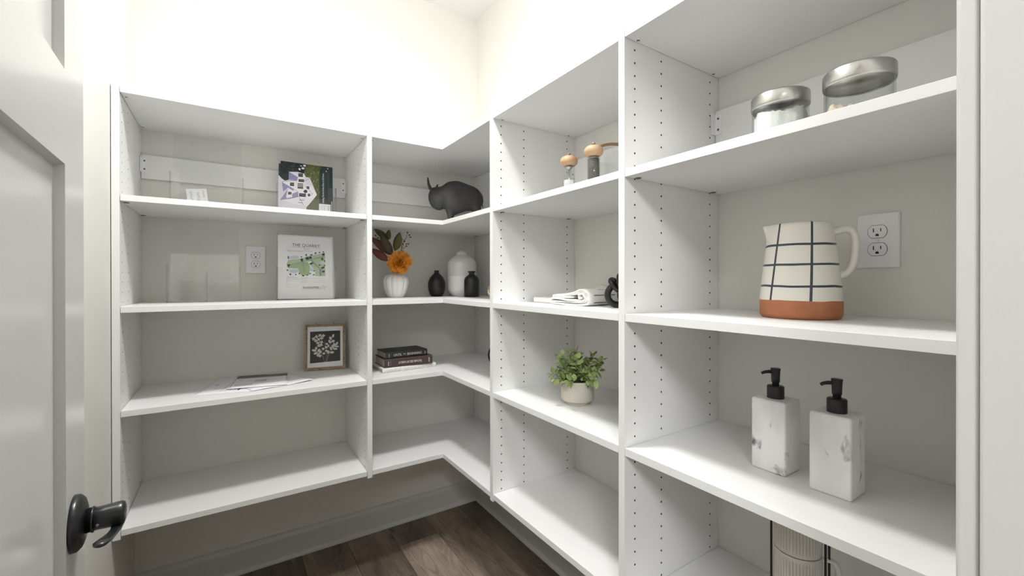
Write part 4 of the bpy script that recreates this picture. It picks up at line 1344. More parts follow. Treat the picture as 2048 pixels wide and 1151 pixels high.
# ------------------------------------------------------------------ potted plant
def plant():
    loc = (.975, 1.088, ZT[3])
    pt_ = thing('plant_pot', loc, 'small cream pot with dimpled crosshatch sides under the leafy plant', 'pot')
    b = MB(); R, H = .0545, .079
    b.lathe([(0, 0), (.038, 0), (.0395, .001), (.0395, .008), (.041, .0095), (R - .003, .013), (R, .019), (R, H - .001), (R - .001, H), (R - .004, H), (R - .005, H - .002), (R - .005, H - .014)], 72, cap=False)
    b.lathe([(R - .005, .03), (0, .03)], 72, cap=False)
    b.build('pot_body', 'pot', pt_)
    b = MB()
    nr, nc = 13, 62
    for i in range(nr):
        z = .0205 + i * .0044
        for j in range(nc):
            a = 2 * pi * (j + .5 * (i % 2)) / nc
            s_ = .00125
            t_ = Vector((-sin(a), cos(a), 0)); n_ = Vector((cos(a), sin(a), 0)); c = n_ * (R + .0001) + Vector((0, 0, z))
            k = Vector((0, 0, 1))
            b.add([c - t_ * s_, c - k * s_, c + t_ * s_, c + k * s_, c - n_ * .0006], [(0, 1, 2, 3)])
    o = b.build('dimples', 'pot_dot', pt_, fix=False); o['kind'] = 'stuff'
    b = MB(); b.lathe([(0, H - .012), (R - .0055, H - .012), (R - .0055, H - .02), (0, H - .02)], 40, cap=False); b.build('soil', 'soil', pt_)
    t = thing('potted_plant', (loc[0], loc[1], loc[2] + H - .012), 'bushy artificial green plant growing from the small cream pot', 'plant')
    random.seed(21)
    leaves = []
    for v in range(4):
        b = MB()
        L, Wd = .027, (.0092, .0102, .0084, .0096)[v]
        vs, fs = [], []
        prof = [(0, .0), (.12, .45), (.35, .95), (.55, 1.0), (.78, .62), (1, .0)]
        bend = (.10, -.15, .25, .02)[v]
        for k_, (u, w) in enumerate(prof):
            z = -bend * L * u * u
            vs += [(u * L, -w * Wd, z + w * .0022), (u * L, 0, z), (u * L, w * Wd, z + w * .0022)]
        for k_ in range(len(prof) - 1):
            a = k_ * 3
            fs += [(a, a + 1, a + 4, a + 3), (a + 1, a + 2, a + 5, a + 4)]
        b.add(vs, fs, 0, True)
        leaves.append(b.mesh('leaf', ['leaf']))
    stems = MB()
    n_st = 25
    for s_ in range(n_st):
        a = 2 * pi * s_ / n_st * 2.399 * 3 + random.uniform(-.2, .2)
        tilt = random.uniform(.10, 1.05) if s_ > 4 else random.uniform(0, .4)
        ln = random.uniform(.078, .108) * (1 - .12 * tilt)
        d = Vector((cos(a) * sin(tilt), sin(a) * sin(tilt), cos(tilt)))
        base = Vector((cos(a), sin(a), 0)) * random.uniform(.004, .030)
        pts = []
        for k_ in range(7):
            q = k_ / 6
            pts.append(base + d * ln * q + Vector((0, 0, -.020 * tilt * q * q)) + Vector((cos(a), sin(a), 0)) * .012 * q * q)
        stems.tube(pts, [.0012 - .0006 * i / 6 for i in range(7)], 6)
        nn = 11
        for k_ in range(nn):
            q = .34 + .66 * k_ / (nn - 1)
            i = min(5, int(q * 6)); p = pts[i].lerp(pts[i + 1], q * 6 - i)
            dd = (pts[i + 1] - pts[i]).normalized()
            phi = k_ * 2.399 + s_
            side = dd.cross(Vector((cos(phi), sin(phi), .3))).normalized()
            out = (dd * (.5 if k_ < nn - 1 else 1.6) + side).normalized()
            rot = out.to_track_quat('X', 'Z').to_matrix().to_4x4()
            me = random.choice(leaves)
            o = bpy.data.objects.new('leaf', me); COL.objects.link(o); o.parent = t
            sc_ = random.uniform(.75, 1.08) * (.85 if k_ == nn - 1 else 1)
            o.matrix_local = Matrix.Translation(p) @ rot @ Matrix.Rotation(random.uniform(-.7, .7), 4, 'X') @ Matrix.Diagonal((sc_, sc_, sc_, 1))
    stems.build('stem', 'stem', t)
plant()

# ------------------------------------------------------------------ vases and flowers of the corner bay
VL = Vector((.684, 2.080, ZT[2]))
t = thing('vase', VL, 'round white ribbed pumpkin-shaped vase holding the orange flower', 'vase')
b = MB()
prof = [(0, 0), (.036, 0), (.040, .003), (.049, .022), (.057, .045), (.0620, .070), (.0605, .088), (.052, .103), (.038, .112), (.026, .1165), (.021, .119), (.0185, .117), (.018, .10), (0, .06)]
b.lathe(prof, 108, cap=False, rf=lambda a, r, z: r * (1 - (.085 * (1 - abs(sin(a * 5.5))) ** 1.6 if .002 < z < .117 and r > .02 else 0)))
b.build('vase_body', 'white_ceramic', t)
g = .00240
wv = lambda a, d, c: (a * g, d, c * g)            # grid of 2.4 mm about the vase foot
def facing(name, label, cat):
    return thing(name, VL, label, cat, -YAW)
t = facing('artificial_flower', 'large orange chrysanthemum bloom resting on the white ribbed vase', 'flower')
b = MB(); b.tube([(0, 0, .075), (.004, -.004, .125), (.012, -.012, .160)], .0018, 8); b.build('flower_stem', 'stem', t)
fc = Vector((.0290, -.035, .168)); fR = .066
b = MB()
b.lathe([(0, -.02), (.012, -.017), (.020, -.006), (.018, .006), (0, .012)], 20, M=Matrix.Translation(fc) @ Matrix.Rotation(radians(70), 4, 'X'), cap=False)
b.build('flower_centre', 'petal', t)
pm = []
for v in range(3):
    b = MB(); L, Wd = .040, (.0085, .0100, .0075)[v]
    vs, fs = [], []
    prof = [(0, .25), (.25, .55), (.55, .95), (.8, 1.0), (.95, .6), (1, .15)]
    for k_, (u, w) in enumerate(prof):
        z = .010 * u * u - .004 * (u > .9)
        vs += [(u * L, -w * Wd, z + .004 * w), (u * L, -w * Wd * .45, z), (u * L, 0, z - .0008), (u * L, w * Wd * .45, z), (u * L, w * Wd, z + .004 * w)]
    for k_ in range(len(prof) - 1):
        for j in range(4):
            a = k_ * 5 + j
            fs.append((a, a + 1, a + 6, a + 5))
    b.add(vs, fs, 0, True); pm.append(b.mesh('petal', ['petal']))
random.seed(4)
axis = Vector((.05, -.92, .25)).normalized()
qa = axis.to_track_quat('Z', 'Y')
for ringi, (cnt, el, ln, off) in enumerate(((20, 2, 1.50, 0), (20, 16, 1.38, .002), (18, 30, 1.20, .004), (15, 44, .98, .006), (11, 58, .74, .008), (6, 76, .48, .009))):
    for i in range(cnt):
        a = 2 * pi * (i + .5 * (ringi % 2)) / cnt + random.uniform(-.12, .12)
        e = radians(el + random.uniform(-7, 7))
        d = qa @ Vector((cos(a) * cos(e), sin(a) * cos(e), sin(e)))
        upv = qa @ Vector((-cos(a) * sin(e), -sin(a) * sin(e), cos(e)))
        y = upv.cross(d).normalized()
        Rm = Matrix((d, y, d.cross(y))).transposed().to_4x4()
        o = bpy.data.objects.new('petal', random.choice(pm)); COL.objects.link(o); o.parent = t
        s_ = ln * random.uniform(.92, 1.08)
        o.matrix_local = Matrix.Translation(fc + axis * off + d * .003) @ Rm @ Matrix.Diagonal((s_ * .98, 1.0 + .1 * ln, 1, 1))

def big_leaf(parent, base, tip, wd, m, curl=.01, fold=.006, side=(0, -1, 0)):
    B, Tp = Vector(base), Vector(tip)
    d = (Tp - B); L = d.length; d.normalize()
    s_ = d.cross(Vector(side)).normalized(); n_ = s_.cross(d).normalized()
    b = MB(); vs, fs = [], []
    K = 9
    for k_ in range(K + 1):
        u = k_ / K
        w = wd * (sin(pi * u ** .85) ** .8 if 0 < u < 1 else 0) + (.0012 if k_ == 0 else 0)
        c = B + d * L * u + n_ * curl * sin(pi * u)
        for j in (-1, -.5, 0, .5, 1):
            vs.append(c + s_ * w * j + n_ * (-fold * abs(j) * (w / wd)))
    for k_ in range(K):
        for j in range(4):
            a = k_ * 5 + j
            fs.append((a, a + 1, a + 6, a + 5))
    b.add(vs, fs, 0, True)
    o = b.build('leaf', m, parent)
    sd = o.modifiers.new('thick', 'SOLIDIFY'); sd.thickness = .0006
    return o
t = facing('magnolia_leaf_sprig', 'dark olive and maroon magnolia leaves standing behind the orange bloom', 'foliage')
b = MB(); b.tube([(-.006, .004, .06), (-.010, .000, .14), (-.018, -.004, .215)], .0022, 8); b.build('leaf_stem', 'stem', t)
y_ = -.02
big_leaf(t, wv(-4, y_, 86), wv(-46, y_ - .03, 122), .020, 'maroon', .004)
big_leaf(t, wv(-12, y_, 74), wv(-46, y_ - .02, 99), .0195, 'maroon', .008)
big_leaf(t, wv(-4, y_ - .01, 84), wv(-22, y_ - .05, 126), .0230, 'magnolia', .008)
big_leaf(t, wv(0, y_, 94), wv(14, y_ - .03, 131), .0215, 'magnolia', -.006)
big_leaf(t, wv(-12, y_, 118), wv(-34, y_ - .06, 136), .015, 'magnolia', .004)
big_leaf(t, wv(-14, y_, 116), wv(-4, y_ - .05, 135), .014, 'magnolia', .006)
t = facing('berry_sprig', 'thin sprig of dark berries rising to the right of the orange bloom', 'foliage')
b = MB(); pts = [wv(2, 0, 40), wv(10, -.005, 84), wv(14, -.012, 104), wv(18, -.015, 113), wv(24, -.02, 121), wv(26, -.02, 128)]
b.tube(pts, [.0018, .0018, .0016, .0013, .001, .0008], 8)
b.tube([wv(15, -.012, 100), wv(19, -.02, 106)], .001, 6); b.tube([wv(19, -.015, 114), wv(15, -.02, 119)], .001, 6)
b.tube([wv(14, -.012, 96), wv(24, -.02, 104)], .001, 6)
b.build('twig', 'berry', t)
bmesh_b = MB(); bmesh_b.lathe([(0, -.0045), (.0020, -.0035), (.0030, 0), (.0022, .003), (.0006, .0055), (0, .006)], 12, cap=False)
bme = bmesh_b.mesh('berry', ['berry'])
def berries(t, lst):
    for (a, c, an) in lst:
        o = bpy.data.objects.new('berry', bme); COL.objects.link(o); o.parent = t
        o.location = wv(a, -.02 + .003 * (a % 2), c); o.rotation_euler = (0, an, 0)
berries(t, ((26, 131, 0), (30, 126, 1.3), (32, 122, 1.7), (13, 119, -.6), (20, 113, 1.2), (24, 108, 1.0), (28, 108, .8), (24, 104, 1.9), (17, 108, -.6)))
t = facing('berry_sprig', 'short berry sprig at the left among the dark magnolia leaves', 'foliage')
b = MB(); b.tube([wv(-4, -.01, 60), wv(-14, -.03, 104), wv(-24, -.045, 118), wv(-30, -.05, 122)], .0012, 7); b.build('twig', 'berry', t)
for (a, c, an) in ((-34, 124, -1), (-26, 126, .3), (-30, 119, -1.4), (-22, 121, .9)):
    o = bpy.data.objects.new('berry', bme); COL.objects.link(o); o.parent = t
    o.location = wv(a, -.05, c); o.rotation_euler = (0, an, 0)

def vase(name, loc, prof, m, label, cat='vase', inner=None):
    b = MB(); b.lathe(prof, 64, cap=False)
    o = b.build(name, m, None, loc=loc)
    return tag(o, label, cat)
vase('vase', (.904, 2.090, ZT[2]), [(0, 0), (.026, 0), (.029, .001), (.036, .012), (.0430, .034), (.0455, .056), (.0435, .076), (.036, .095), (.024, .110), (.014, .119), (.0115, .124), (.0125, .132), (.0125, .1345), (.0095, .1345), (.0085, .124), (0, .12)],
     'black_ceramic', 'small matte black teardrop vase between the pumpkin vase and the white vase')
vase('vase', (1.023, 1.928, ZT[2]), [(0, 0), (.036, 0), (.0375, .0015), (.0380, .06), (.0378, .082), (.0345, .095), (.026, .1045), (.0165, .110), (.0140, .116), (.0150, .121), (.0200, .127), (.0205, .1285), (.0190, .1292), (.012, .122), (.011, .112), (0, .10)],
     'black_ceramic', 'small matte black bottle vase with flared lip, in front of the white vase')
t = thing('vase', (1.036, 2.063, ZT[2]), 'tall two-tone white vase with small neck, behind the black bottle vase', 'vase')
b = MB()
Rw = .0765
b.lathe([(0, 0), (.046, 0), (.050, .003), (.052, .006), (.062, .012), (.0725, .026), (Rw, .045), (Rw, .104)], 72, cap=False); b.build('lower_half', 'white_ceramic', t)
b = MB(); b.lathe([(Rw, .104), (Rw - .0006, .106), (Rw, .112), (Rw, .172), (.0725, .186), (.060, .200), (.042, .2115), (.0325, .2160), (.0295, .2205), (.0285, .227), (.0255, .2325), (.0185, .2370), (.0135, .2405), (.0110, .2425), (.0085, .2405), (.008, .23), (0, .22)], 72, cap=False); b.build('upper_half', 'grey_ceramic', t)

# woven ball
t = thing('rattan_ball', (.972, 1.610, ZT[2] + .0368), 'woven tan rattan ball on the shelf right of the black bottle vase', 'decorative ball')
random.seed(8)
b = MB()
for i in range(26):
    n_ = Vector((random.gauss(0, 1), random.gauss(0, 1), random.gauss(0, 1))).normalized()
    a = n_.orthogonal().normalized(); c = n_.cross(a)
    off = random.uniform(-.012, .012); rr = sqrt(.0345 ** 2 - off ** 2)
    b.tube([n_ * off + a * rr * cos(2 * pi * j / 26) + c * rr * sin(2 * pi * j / 26) for j in range(26)], .0013, 6, closed=True)
o = b.build('cane', 'rattan', t); o['kind'] = 'stuff'
# black ring behind the partition
b = MB(); R = .0605
b.tube([(R * cos(2 * pi * i / 64), 0, R * sin(2 * pi * i / 64)) for i in range(64)], .0042, 12, closed=True)
o = b.build('ring_ornament', 'black_matte', None, loc=(1.058, 1.698, ZT[3] + R + .0043), rot=(0, 0, -YAW))
tag(o, 'black hoop ornament mostly hidden behind the partition, right of the books', 'ornament')

# ------------------------------------------------------------------ tray, towel, napkin, knot
b = MB()
def rrect(x0, x1, y0, y1, r, n=8):
    p = []
    for cx_, cy_, a0 in ((x1 - r, y1 - r, 0), (x0 + r, y1 - r, pi / 2), (x0 + r, y0 + r, pi), (x1 - r, y0 + r, 1.5 * pi)):
        p += [(cx_ + r * cos(a0 + pi / 2 * i / n), cy_ + r * sin(a0 + pi / 2 * i / n)) for i in range(n + 1)]
    return p
b.prism(rrect(.960, 1.088, 1.175, 1.335, .03), 0, .020)
o = b.build('serving_board', 'tray', None, loc=(0, 0, ZT[2]), bevel=.006, seg=4)
tag(o, 'thick white serving board with rounded corners, left of the folded towel', 'board')

def ribbon(b, path, x0, x1, th, mi=0, wav=0, nx=8, skew=0):
    """cloth ribbon: path is (y, z) profile, run along X"""
    P = [Vector(p) for p in path]
    n = len(P)
    vs, fs = [], []
    for lay in (1, -1):
        for i in range(n):
            t_ = (P[min(i + 1, n - 1)] - P[max(i - 1, 0)]).normalized()
            nr = Vector((-t_.y, t_.x)) * th / 2 * lay
            for k_ in range(nx + 1):
                x = x0 + (x1 - x0) * k_ / nx + skew * i / n
                wz = wav * sin(k_ * 1.7 + i * .6) * .5
                vs.append((x + (wav * 2 * sin(i * .9) if k_ == 0 else 0), P[i].x + nr.x, P[i].y + nr.y + wz))
    W_ = nx + 1
    for lay in (0, 1):
        o_ = lay * n * W_
        for i in range(n - 1):
            for k_ in range(nx):
                a = o_ + i * W_ + k_
                fs.append((a, a + 1, a + W_ + 1, a + W_))
    for i in range(n - 1):
        for k_ in (0, nx):
            fs.append((i * W_ + k_, (i + 1) * W_ + k_, n * W_ + (i + 1) * W_ + k_, n * W_ + i * W_ + k_))
    for i in (0, n - 1):
        for k_ in range(nx):
            fs.append((i * W_ + k_, i * W_ + k_ + 1, n * W_ + i * W_ + k_ + 1, n * W_ + i * W_ + k_))
    b.add(vs, fs, mi, True)
def smooth(path, k=4):
    out = []
    for i in range(len(path) - 1):
        p0, p1, p2, p3 = path[max(i - 1, 0)], path[i], path[i + 1], path[min(i + 2, len(path) - 1)]
        for j in range(k):
            q = j / k
            out.append(tuple(.5 * (2 * p1[a] + (p2[a] - p0[a]) * q + (2 * p0[a] - 5 * p1[a] + 4 * p2[a] - p3[a]) * q * q + (3 * p1[a] - p0[a] - 3 * p2[a] + p3[a]) * q ** 3) for a in (0, 1)))
    out.append(path[-1]); return out
t = thing('folded_towel', (.925, 1.06, ZT[2] + .0008), 'folded white linen towel with black stitched stripes, beside the black knot', 'towel', rz=radians(8))
# profile seen from the towel's end: y to the left positive
fold = [(.070, .0085), (.0905, .006), (.093, .012), (.085, .0175), (.05, .017), (.0, .0145), (-.040, .0125), (-.052, .017), (-.052, .026), (-.042, .033), (-.031, .031), (-.028, .024), (-.034, .0205), (-.040, .0225)]
b = MB(); ribbon(b, smooth(fold), 0, .155, .0050, wav=.0012)
base = [(.088, .0035), (.05, .0030), (.0, .0028), (-.05, .0030), (-.064, .008), (-.068, .020), (-.063, .033), (-.050, .0415), (-.035, .0425), (-.015, .037), (.02, .031), (.06, .0275), (.082, .025), (.084, .0215), (.07, .0205), (.03, .0225), (.0, .0225)]
ribbon(b, smooth(base), .002, .157, .0050, wav=.0012)
mid = [(.094, .0085), (.088, .0105), (.04, .0095), (-.02, .0085), (-.050, .0095), (-.0595, .018), (-.058, .029), (-.047, .0370), (-.033, .0372), (-.010, .031), (.03, .0262), (.07, .0245)]
ribbon(b, smooth(mid), .003, .153, .0034, wav=.001)
tw = b.build('towel_folds', 'cloth', t); tw.scale = (1, 1, 1.18)
b = MB()
for zz_, yy_, n_ in ((.0285, -.0675, 13), (.0423, -.0500, 13), (.0085, -.0665, 9)):
    for i in range(n_):
        x = .030 + i * .0085
        b.box(x, x + .0050, yy_ - .0034, yy_ - .0006 + .002, zz_ - .0007, zz_ + .0011)
o = b.build('stitching', 'thread', t); o['kind'] = 'stuff'; o.scale = (1, 1, 1.18)
# napkin behind the towel
b = MB()
nprof = smooth([(.245, .002), (.240, .010), (.180, .022), (.110, .040), (.045, .061), (.030, .067), (.012, .062), (-.020, .050), (-.060, .040), (-.105, .030), (-.112, .004)], 3)
K = 6; vs = []
for k_ in range(K + 1):
    q = k_ / K
    sc_z = (.55, .9, 1.0, 1.0, .96, .85, .5)[k_]
    for y, z in nprof: vs.append((1.098 + .082 * q, 1.10 + y * (1 - .06 * abs(q - .4)), z * sc_z + .0012 * sin(y * 60 + k_)* (z > .005)))
n = len(nprof); fs = []
for k_ in range(K):
    for i in range(n - 1): fs.append((k_ * n + i, k_ * n + i + 1, (k_ + 1) * n + i + 1, (k_ + 1) * n + i))
fs += [tuple(range(n)), tuple(K * n + i for i in range(n))] + [(k_ * n, (k_ + 1) * n, (k_ + 2) * n - 1, (k_ + 1) * n - 1) for k_ in range(K)]
b.add(vs, fs, 0, True)
o = b.build('napkin', 'cloth2', None, loc=(0, 0, ZT[2] + .0012))
tag(o, 'beige folded linen napkin heaped behind the white towel', 'napkin')

t = thing('knot_ornament', (.966, .903, ZT[2]), 'glossy black knotted link ornament at the right end of the towel', 'ornament')
def torus_link(c, R, r, rot, sx=1.0):
    b = MB()
    E_ = Euler(rot).to_matrix()
    pts = [Vector(c) + E_ @ Vector((R * sx * cos(2 * pi * i / 48), R * sin(2 * pi * i / 48), 0)) for i in range(48)]
    b.tube(pts, r, 18, closed=True)
    return b.build('link', 'black_ceramic', t)
torus_link((0, -.002, .0385), .0290, .0095, (radians(90), 0, -YAW), 1.0)
torus_link((.002, .002, .066), .0200, .0088, (radians(38), radians(35), -.3), 1.15)
torus_link((-.004, -.022, .074), .0200, .0088, (radians(70), radians(-40), .8), 1.1)
torus_link((.0, -.030, .030), .0180, .0088, (radians(20), radians(60), .2), 1.1)

# ------------------------------------------------------------------ framed print
t = thing('picture_frame', (.372, 2.138, ZT[3] + .0005), 'small gilt frame with a dark botanical print, leaning in the bay corner', 'picture frame', rz=radians(-12))
FW, FH = .174, .2085
lean = Matrix.Rotation(radians(-7), 4, 'X')
def framed(b, w0, h0, w1, h1, y0, y1, y2):
    """mitred moulding ring between outer w0,h0 and inner w1,h1"""
    zc_f = FH / 2
    o_ = [(-w0 / 2, zc_f - h0 / 2), (w0 / 2, zc_f - h0 / 2), (w0 / 2, zc_f + h0 / 2), (-w0 / 2, zc_f + h0 / 2)]
    i_ = [(-w1 / 2, zc_f - h1 / 2), (w1 / 2, zc_f - h1 / 2), (w1 / 2, zc_f + h1 / 2), (-w1 / 2, zc_f + h1 / 2)]
    vs = [(x, y0, z) for x, z in o_] + [(x, y1, z) for x, z in o_] + [(x, y2, z) for x, z in i_] + [(x, y0, z) for x, z in i_]
    fs = []
    for k_ in range(4):
        j = (k_ + 1) % 4
        fs += [(k_, j, 4 + j, 4 + k_), (4 + k_, 4 + j, 8 + j, 8 + k_), (8 + k_, 8 + j, 12 + j, 12 + k_), (12 + k_, 12 + j, j, k_)]
    b.add(vs, fs)
b = MB()
framed(b, FW, FH, FW - .010, FH - .010, 0, -.012, -.013)
framed(b, FW - .010, FH - .010, FW - .014, FH - .014, 0, -.009, -.009)
framed(b, FW - .014, FH - .014, FW - .024, FH - .024, 0, -.0115, -.007)
o = b.build('frame', 'frame_wood', t); o.matrix_local = lean
b = MB(); b.box(-FW / 2 + .009, FW / 2 - .009, -.005, -.001, .009, FH - .009)
o = b.build('backing_paper', 'paper', t); o.matrix_local = lean
pr = Print()
PW, PH = .1285, .145
dkp = rgb(58, 57, 55); lf = rgb(212, 210, 204)
def q(px, py): return (-PW / 2 + (px - 150) / 640 * PW, PH / 2 - (py - 205) / 700 * PH)
pr.poly([q(148, 212), q(790, 205), q(792, 880), q(150, 905)], dkp)
random.seed(9)
for i in range(140):
    x, y = random.uniform(160, 780), random.uniform(220, 880)
    pr.line(q(x, y), q(x + random.uniform(-6, 6), y + random.uniform(4, 22)), .0004, random.choice([rgb(84, 83, 80), rgb(40, 39, 38), rgb(104, 102, 98)]))
for pts in ([(455, 890), (400, 730), (390, 600), (340, 420)], [(480, 890), (500, 700), (460, 560), (455, 420)], [(500, 890), (560, 700), (600, 560), (540, 400)], [(490, 890), (520, 760), (580, 640), (700, 520)], [(450, 890), (420, 760), (350, 700), (260, 640)]):
    for a, c_ in zip(pts[:-1], pts[1:]): pr.line(q(*a), q(*c_), .0009, rgb(170, 168, 162))
for x, y, a_, b_, an in ((235, 625, 52, 26, -.25), (278, 580, 26, 34, .2), (335, 630, 28, 40, -.6), (268, 690, 44, 26, .35), (365, 670, 24, 38, -.6), (320, 730, 30, 40, -.4), (362, 755, 24, 30, -.5), (440, 702, 28, 26, 0), (425, 600, 28, 30, 0),
                         (330, 530, 34, 26, -.3), (500, 495, 30, 26, -.7), (488, 570, 28, 34, .6), (535, 540, 20, 30, -.3), (490, 648, 28, 26, .4), (530, 675, 26, 40, .1), (590, 600, 24, 44, .5), (612, 688, 46, 26, 0),
                         (580, 372, 28, 42, .5), (636, 322, 24, 42, -.3), (565, 448, 28, 46, .5), (635, 440, 38, 28, .4), (630, 560, 24, 44, .3), (662, 520, 24, 44, .3), (715, 500, 24, 46, -.5), (715, 565, 48, 20, 0), (680, 615, 48, 22, -.1)):
    pr.ell(q(x, y), a_ / 640 * PW, b_ / 700 * PH, an, lf)
for x, y in ((222, 370), (282, 325), (355, 300), (428, 308), (328, 385), (392, 362), (268, 415), (315, 465), (390, 450), (382, 510)):
    for k_ in range(4):
        an = k_ * pi / 2 + .5 + x * .01
        pr.ell((q(x, y)[0] + .0040 * cos(an), q(x, y)[1] + .0040 * sin(an)), .0042, .0030, an, lf, 8)
o = pr.build(t, 'botanical_print'); o.matrix_local = lean @ Matrix.Translation((0, -.0052, FH / 2)) @ Matrix.Rotation(pi / 2, 4, 'X')
b = MB()
for sx in (-.040, .036):
    b.tube([(sx - .003, -.006, FH - .001), (sx, -.006, FH + .004), (sx + .003, -.006, FH - .001)], .0010, 8)
    b.tube([(sx, -.006, FH + .003), (sx + .001, -.006, FH + .009)], .0008, 6)
o = b.build('hanging_hook', 'black_metal', t); o.matrix_local = lean

# ------------------------------------------------------------------ loose papers
def paper(corners, z, label, draw, curl=.0):
    A = [Vector((c[0], c[1], 0)) for c in corners]          # front-left, front-right, back-right, back-left
    c0 = sum(A, Vector()) / 4
    t = thing('paper_sheet', (c0.x, c0.y, ZT[3] + z), label, 'paper', 0, 'loose printed sheets on the shelf')
    def at(u, v): return A[0].lerp(A[1], u).lerp(A[3].lerp(A[2], u), v) - c0
    n = 12
    b = MB(); vs, fs = [], []
    def hz(u, v): return curl * (max(0, u - .6) ** 2 * (1 - v) * 4 + .35 * (sin(u * 9) * .5 + .5) * (1 - v) ** 3)
    for j in range(n + 1):
        for i in range(n + 1):
            p = at(i / n, j / n); vs.append((p.x, p.y, hz(i / n, j / n)))
    for j in range(n):
        for i in range(n):
            a = j * (n + 1) + i; fs.append((a, a + 1, a + n + 2, a + n + 1))
    b.add(vs, fs, 0, True); o = b.build('sheet', 'paper', t, fix=False)
    sd = o.modifiers.new('thick', 'SOLIDIFY'); sd.thickness = .00025; sd.offset = -1
    pr = Print()
    def Q(u, v):
        p = at(u, v); return (p.x, p.y)
    pr.base = hz
    draw(pr, Q)
    # drape the ink on the sheet
    if curl:
        pass
    pr.build(t, 'page_print', loc=(0, 0, .0001))
ink = rgb(70, 70, 74); lt_ = rgb(150, 150, 156)
def d_side(pr, Q):
    for k_ in range(5):
        pr.line(Q(.35 + .07 * k_, .12), Q(.35 + .07 * k_, .80), .0012, lt_ if k_ % 2 else ink)
    pr.ell(Q(.15, .55), .008, .004, .3, ink); pr.line(Q(.62, .1), Q(.62, .22), .006, ink)
def d_main(pr, Q):
    pr.poly([Q(.04, .70), Q(.96, .70), Q(.96, .93), Q(.04, .93)], rgb(112, 112, 110))
    random.seed(2)
    for i in range(16):
        x = .08 + .055 * i
        pr.poly([Q(x, .86), Q(x + .05, .87 + .03 * sin(i)), Q(x + .045, .92), Q(x + .005, .925)], rgb(70, 70, 68) if i < 9 else rgb(150, 150, 150))
    pr.line(Q(.04, .08), Q(.04, .93), .0012, ink); pr.line(Q(.96, .3), Q(.96, .93), .0012, ink)
    for i in range(26):
        pr.line(Q(.08 + .02 * i, .17), Q(.09 + .02 * i, .19 + .03 * (i % 3)), .0016, ink) if i < 16 else None
    for r_ in range(4):
        for i in range(20):
            if (i * 7 + r_ * 5) % 4: pr.line(Q(.12 + .04 * i, .32 + r_ * .09), Q(.145 + .04 * i, .32 + r_ * .09), .0016, lt_)
    for i in range(10): pr.line(Q(.42 + .02 * i, .36), Q(.42 + .02 * i, .50), .0012, ink)
def d_right(pr, Q):
    for a, c_ in (((.55, .30), (.70, .45)), ((.70, .45), (.90, .40)), ((.62, .65), (.85, .25)), ((.6, .2), (.55, .3)), ((.7, .7), (.8, .5))):
        pr.line(Q(*a), Q(*c_), .0016, ink)
paper([(-.108, 1.916), (.100, 1.868), (.168, 2.125), (-.040, 2.172)], .0006, 'lowest printed sheet of the loose pile, its left margin showing', d_side)
paper([(.070, 1.862), (.288, 1.925), (.222, 2.150), (.010, 2.090)], .0018, 'loose sheet with a line drawing, its corner pointing right', d_right, .006)
paper([(-.009, 1.932), (.190, 1.890), (.226, 2.140), (.028, 2.182)], .0058, 'topmost loose sheet with a dark photo band, on the third shelf', d_main, .0)

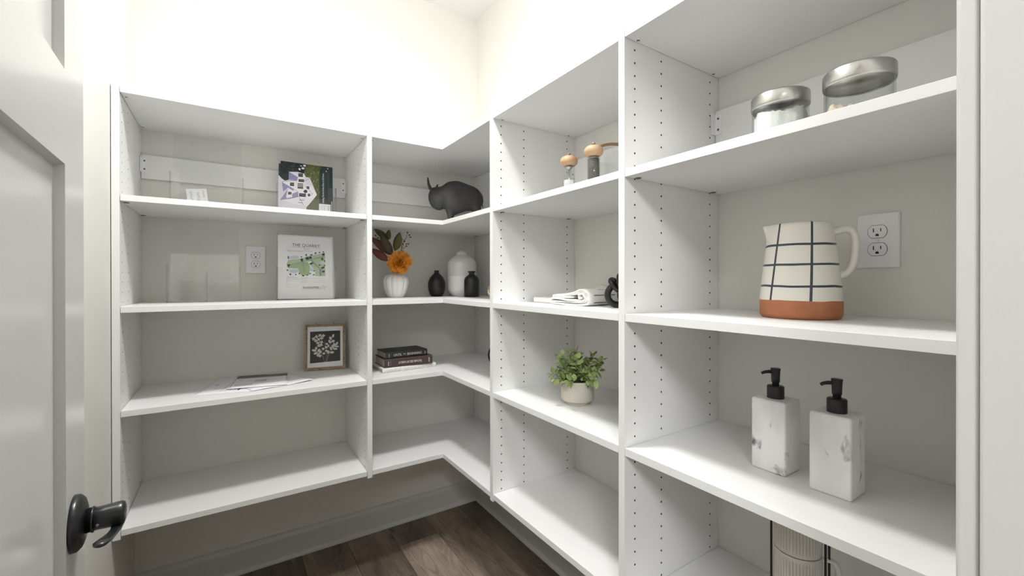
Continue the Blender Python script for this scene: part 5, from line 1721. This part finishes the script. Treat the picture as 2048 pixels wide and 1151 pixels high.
# ------------------------------------------------------------------ books
def book(loc, rz, L, D, H, cloth, label, spine):
    t = thing('book', loc, label, 'book', rz, 'books stacked flat in the corner bay')
    ct = .0024
    b = MB(); b.box(.003, L - .003, .006, D - .003, ct, H - ct); b.build('page_block', 'pages', t)
    b = MB()
    # boards and rounded spine; the spine faces -Y, x runs along it
    b.box(0, L, .004, D, 0, ct); b.box(0, L, .004, D, H - ct, H)
    prof = [(.006, 0), (.002, .0006), (-.0005, H * .15), (-.0022, H * .5), (-.0005, H * .85), (.002, H - .0006), (.006, H)]
    vs = [(x, y, z) for x in (0, L) for y, z in prof] + [(x, y + .0022 + .0002, ct + (z / H) * (H - 2 * ct)) for x in (0, L) for y, z in prof]
    n = len(prof); fs = []
    for k_ in range(n - 1):
        fs += [(k_, k_ + 1, n + k_ + 1, n + k_), (2 * n + k_, 2 * n + k_ + 1, 3 * n + k_ + 1, 3 * n + k_), (k_, k_ + 1, 2 * n + k_ + 1, 2 * n + k_), (n + k_, n + k_ + 1, 3 * n + k_ + 1, 3 * n + k_)]
    b.add(vs, fs, 0, False)
    b.build('cover', cloth, t)
    pr = Print(.00003); spine(pr, L, H)
    o = pr.build(t, 'spine_lettering'); o.matrix_local = Matrix.Translation((0, -.0024, 0)) @ Matrix.Rotation(pi / 2, 4, 'X')
    return t
def marks(pr, x, y0, y1, w, c):
    """lettering too small to read in the place: short bars across the spine"""
    n = 6
    for i in range(n):
        a = y0 + (y1 - y0) * i / n; d = (y1 - y0) / n
        pr.line((x - w / 2, a + d * .25), (x + w / 2 * (.6 if i % 2 else 1), a + d * .25), d * .34, c)
        pr.line((x - w / 2 * (1 if i % 3 else .2), a), (x - w / 2 * (1 if i % 3 else .2), a + d * .7), w * .2, c)
def sp1(pr, L, H):
    c = rgb(200, 200, 192)
    pr.text('UNTIL', .036, H * .34, H * .36, c, width=.038)
    pr.text('THE', .080, H * .44, H * .20, c, width=.012)
    pr.text('BEGINNING', .099, H * .34, H * .36, c, width=.071)
    marks(pr, .0150, H * .18, H * .80, .0040, c)
    pr.line((.187, H * .25), (.187, H * .7), .004, rgb(150, 150, 146))
def sp2(pr, L, H):
    c = rgb(226, 220, 214)
    pr.text('THE DARK SIDE OF CAMELOT', .175, H * .62, -H * .0 + H * .26, c, width=.112, ang=pi)
    marks(pr, .2100, H * .22, H * .80, .0062, c)
    marks(pr, .0190, H * .24, H * .76, .0048, c)
    marks(pr, .0285, H * .20, H * .80, .0026, rgb(150, 140, 136))
def sp3(pr, L, H):
    c = rgb(196, 194, 188)
    random.seed(6)
    x = .02
    while x < L - .02:
        w = random.uniform(.003, .008)
        pr.line((x, H * .28), (x + w * .3, H * .74), .0016, c); 
        if random.random() < .6: pr.line((x, H * .5), (x + w, H * random.uniform(.3, .7)), .0012, c)
        x += w + .003
book((.566, 1.906, ZT[3] + .0002), radians(4), .262, .172, .0200, 'book_white', 'white cloth book with faint lettering, bottom of the stack of three', sp3)
book((.578, 1.916, ZT[3] + .0204), radians(-1), .227, .152, .0390, 'book_brown', 'thick dark brown book with upside-down spine lettering, middle of the stack', sp2)
book((.585, 1.918, ZT[3] + .0596), radians(2), .199, .128, .0290, 'book_black', 'black book lettered UNTIL THE BEGINNING, top of the stack', sp1)
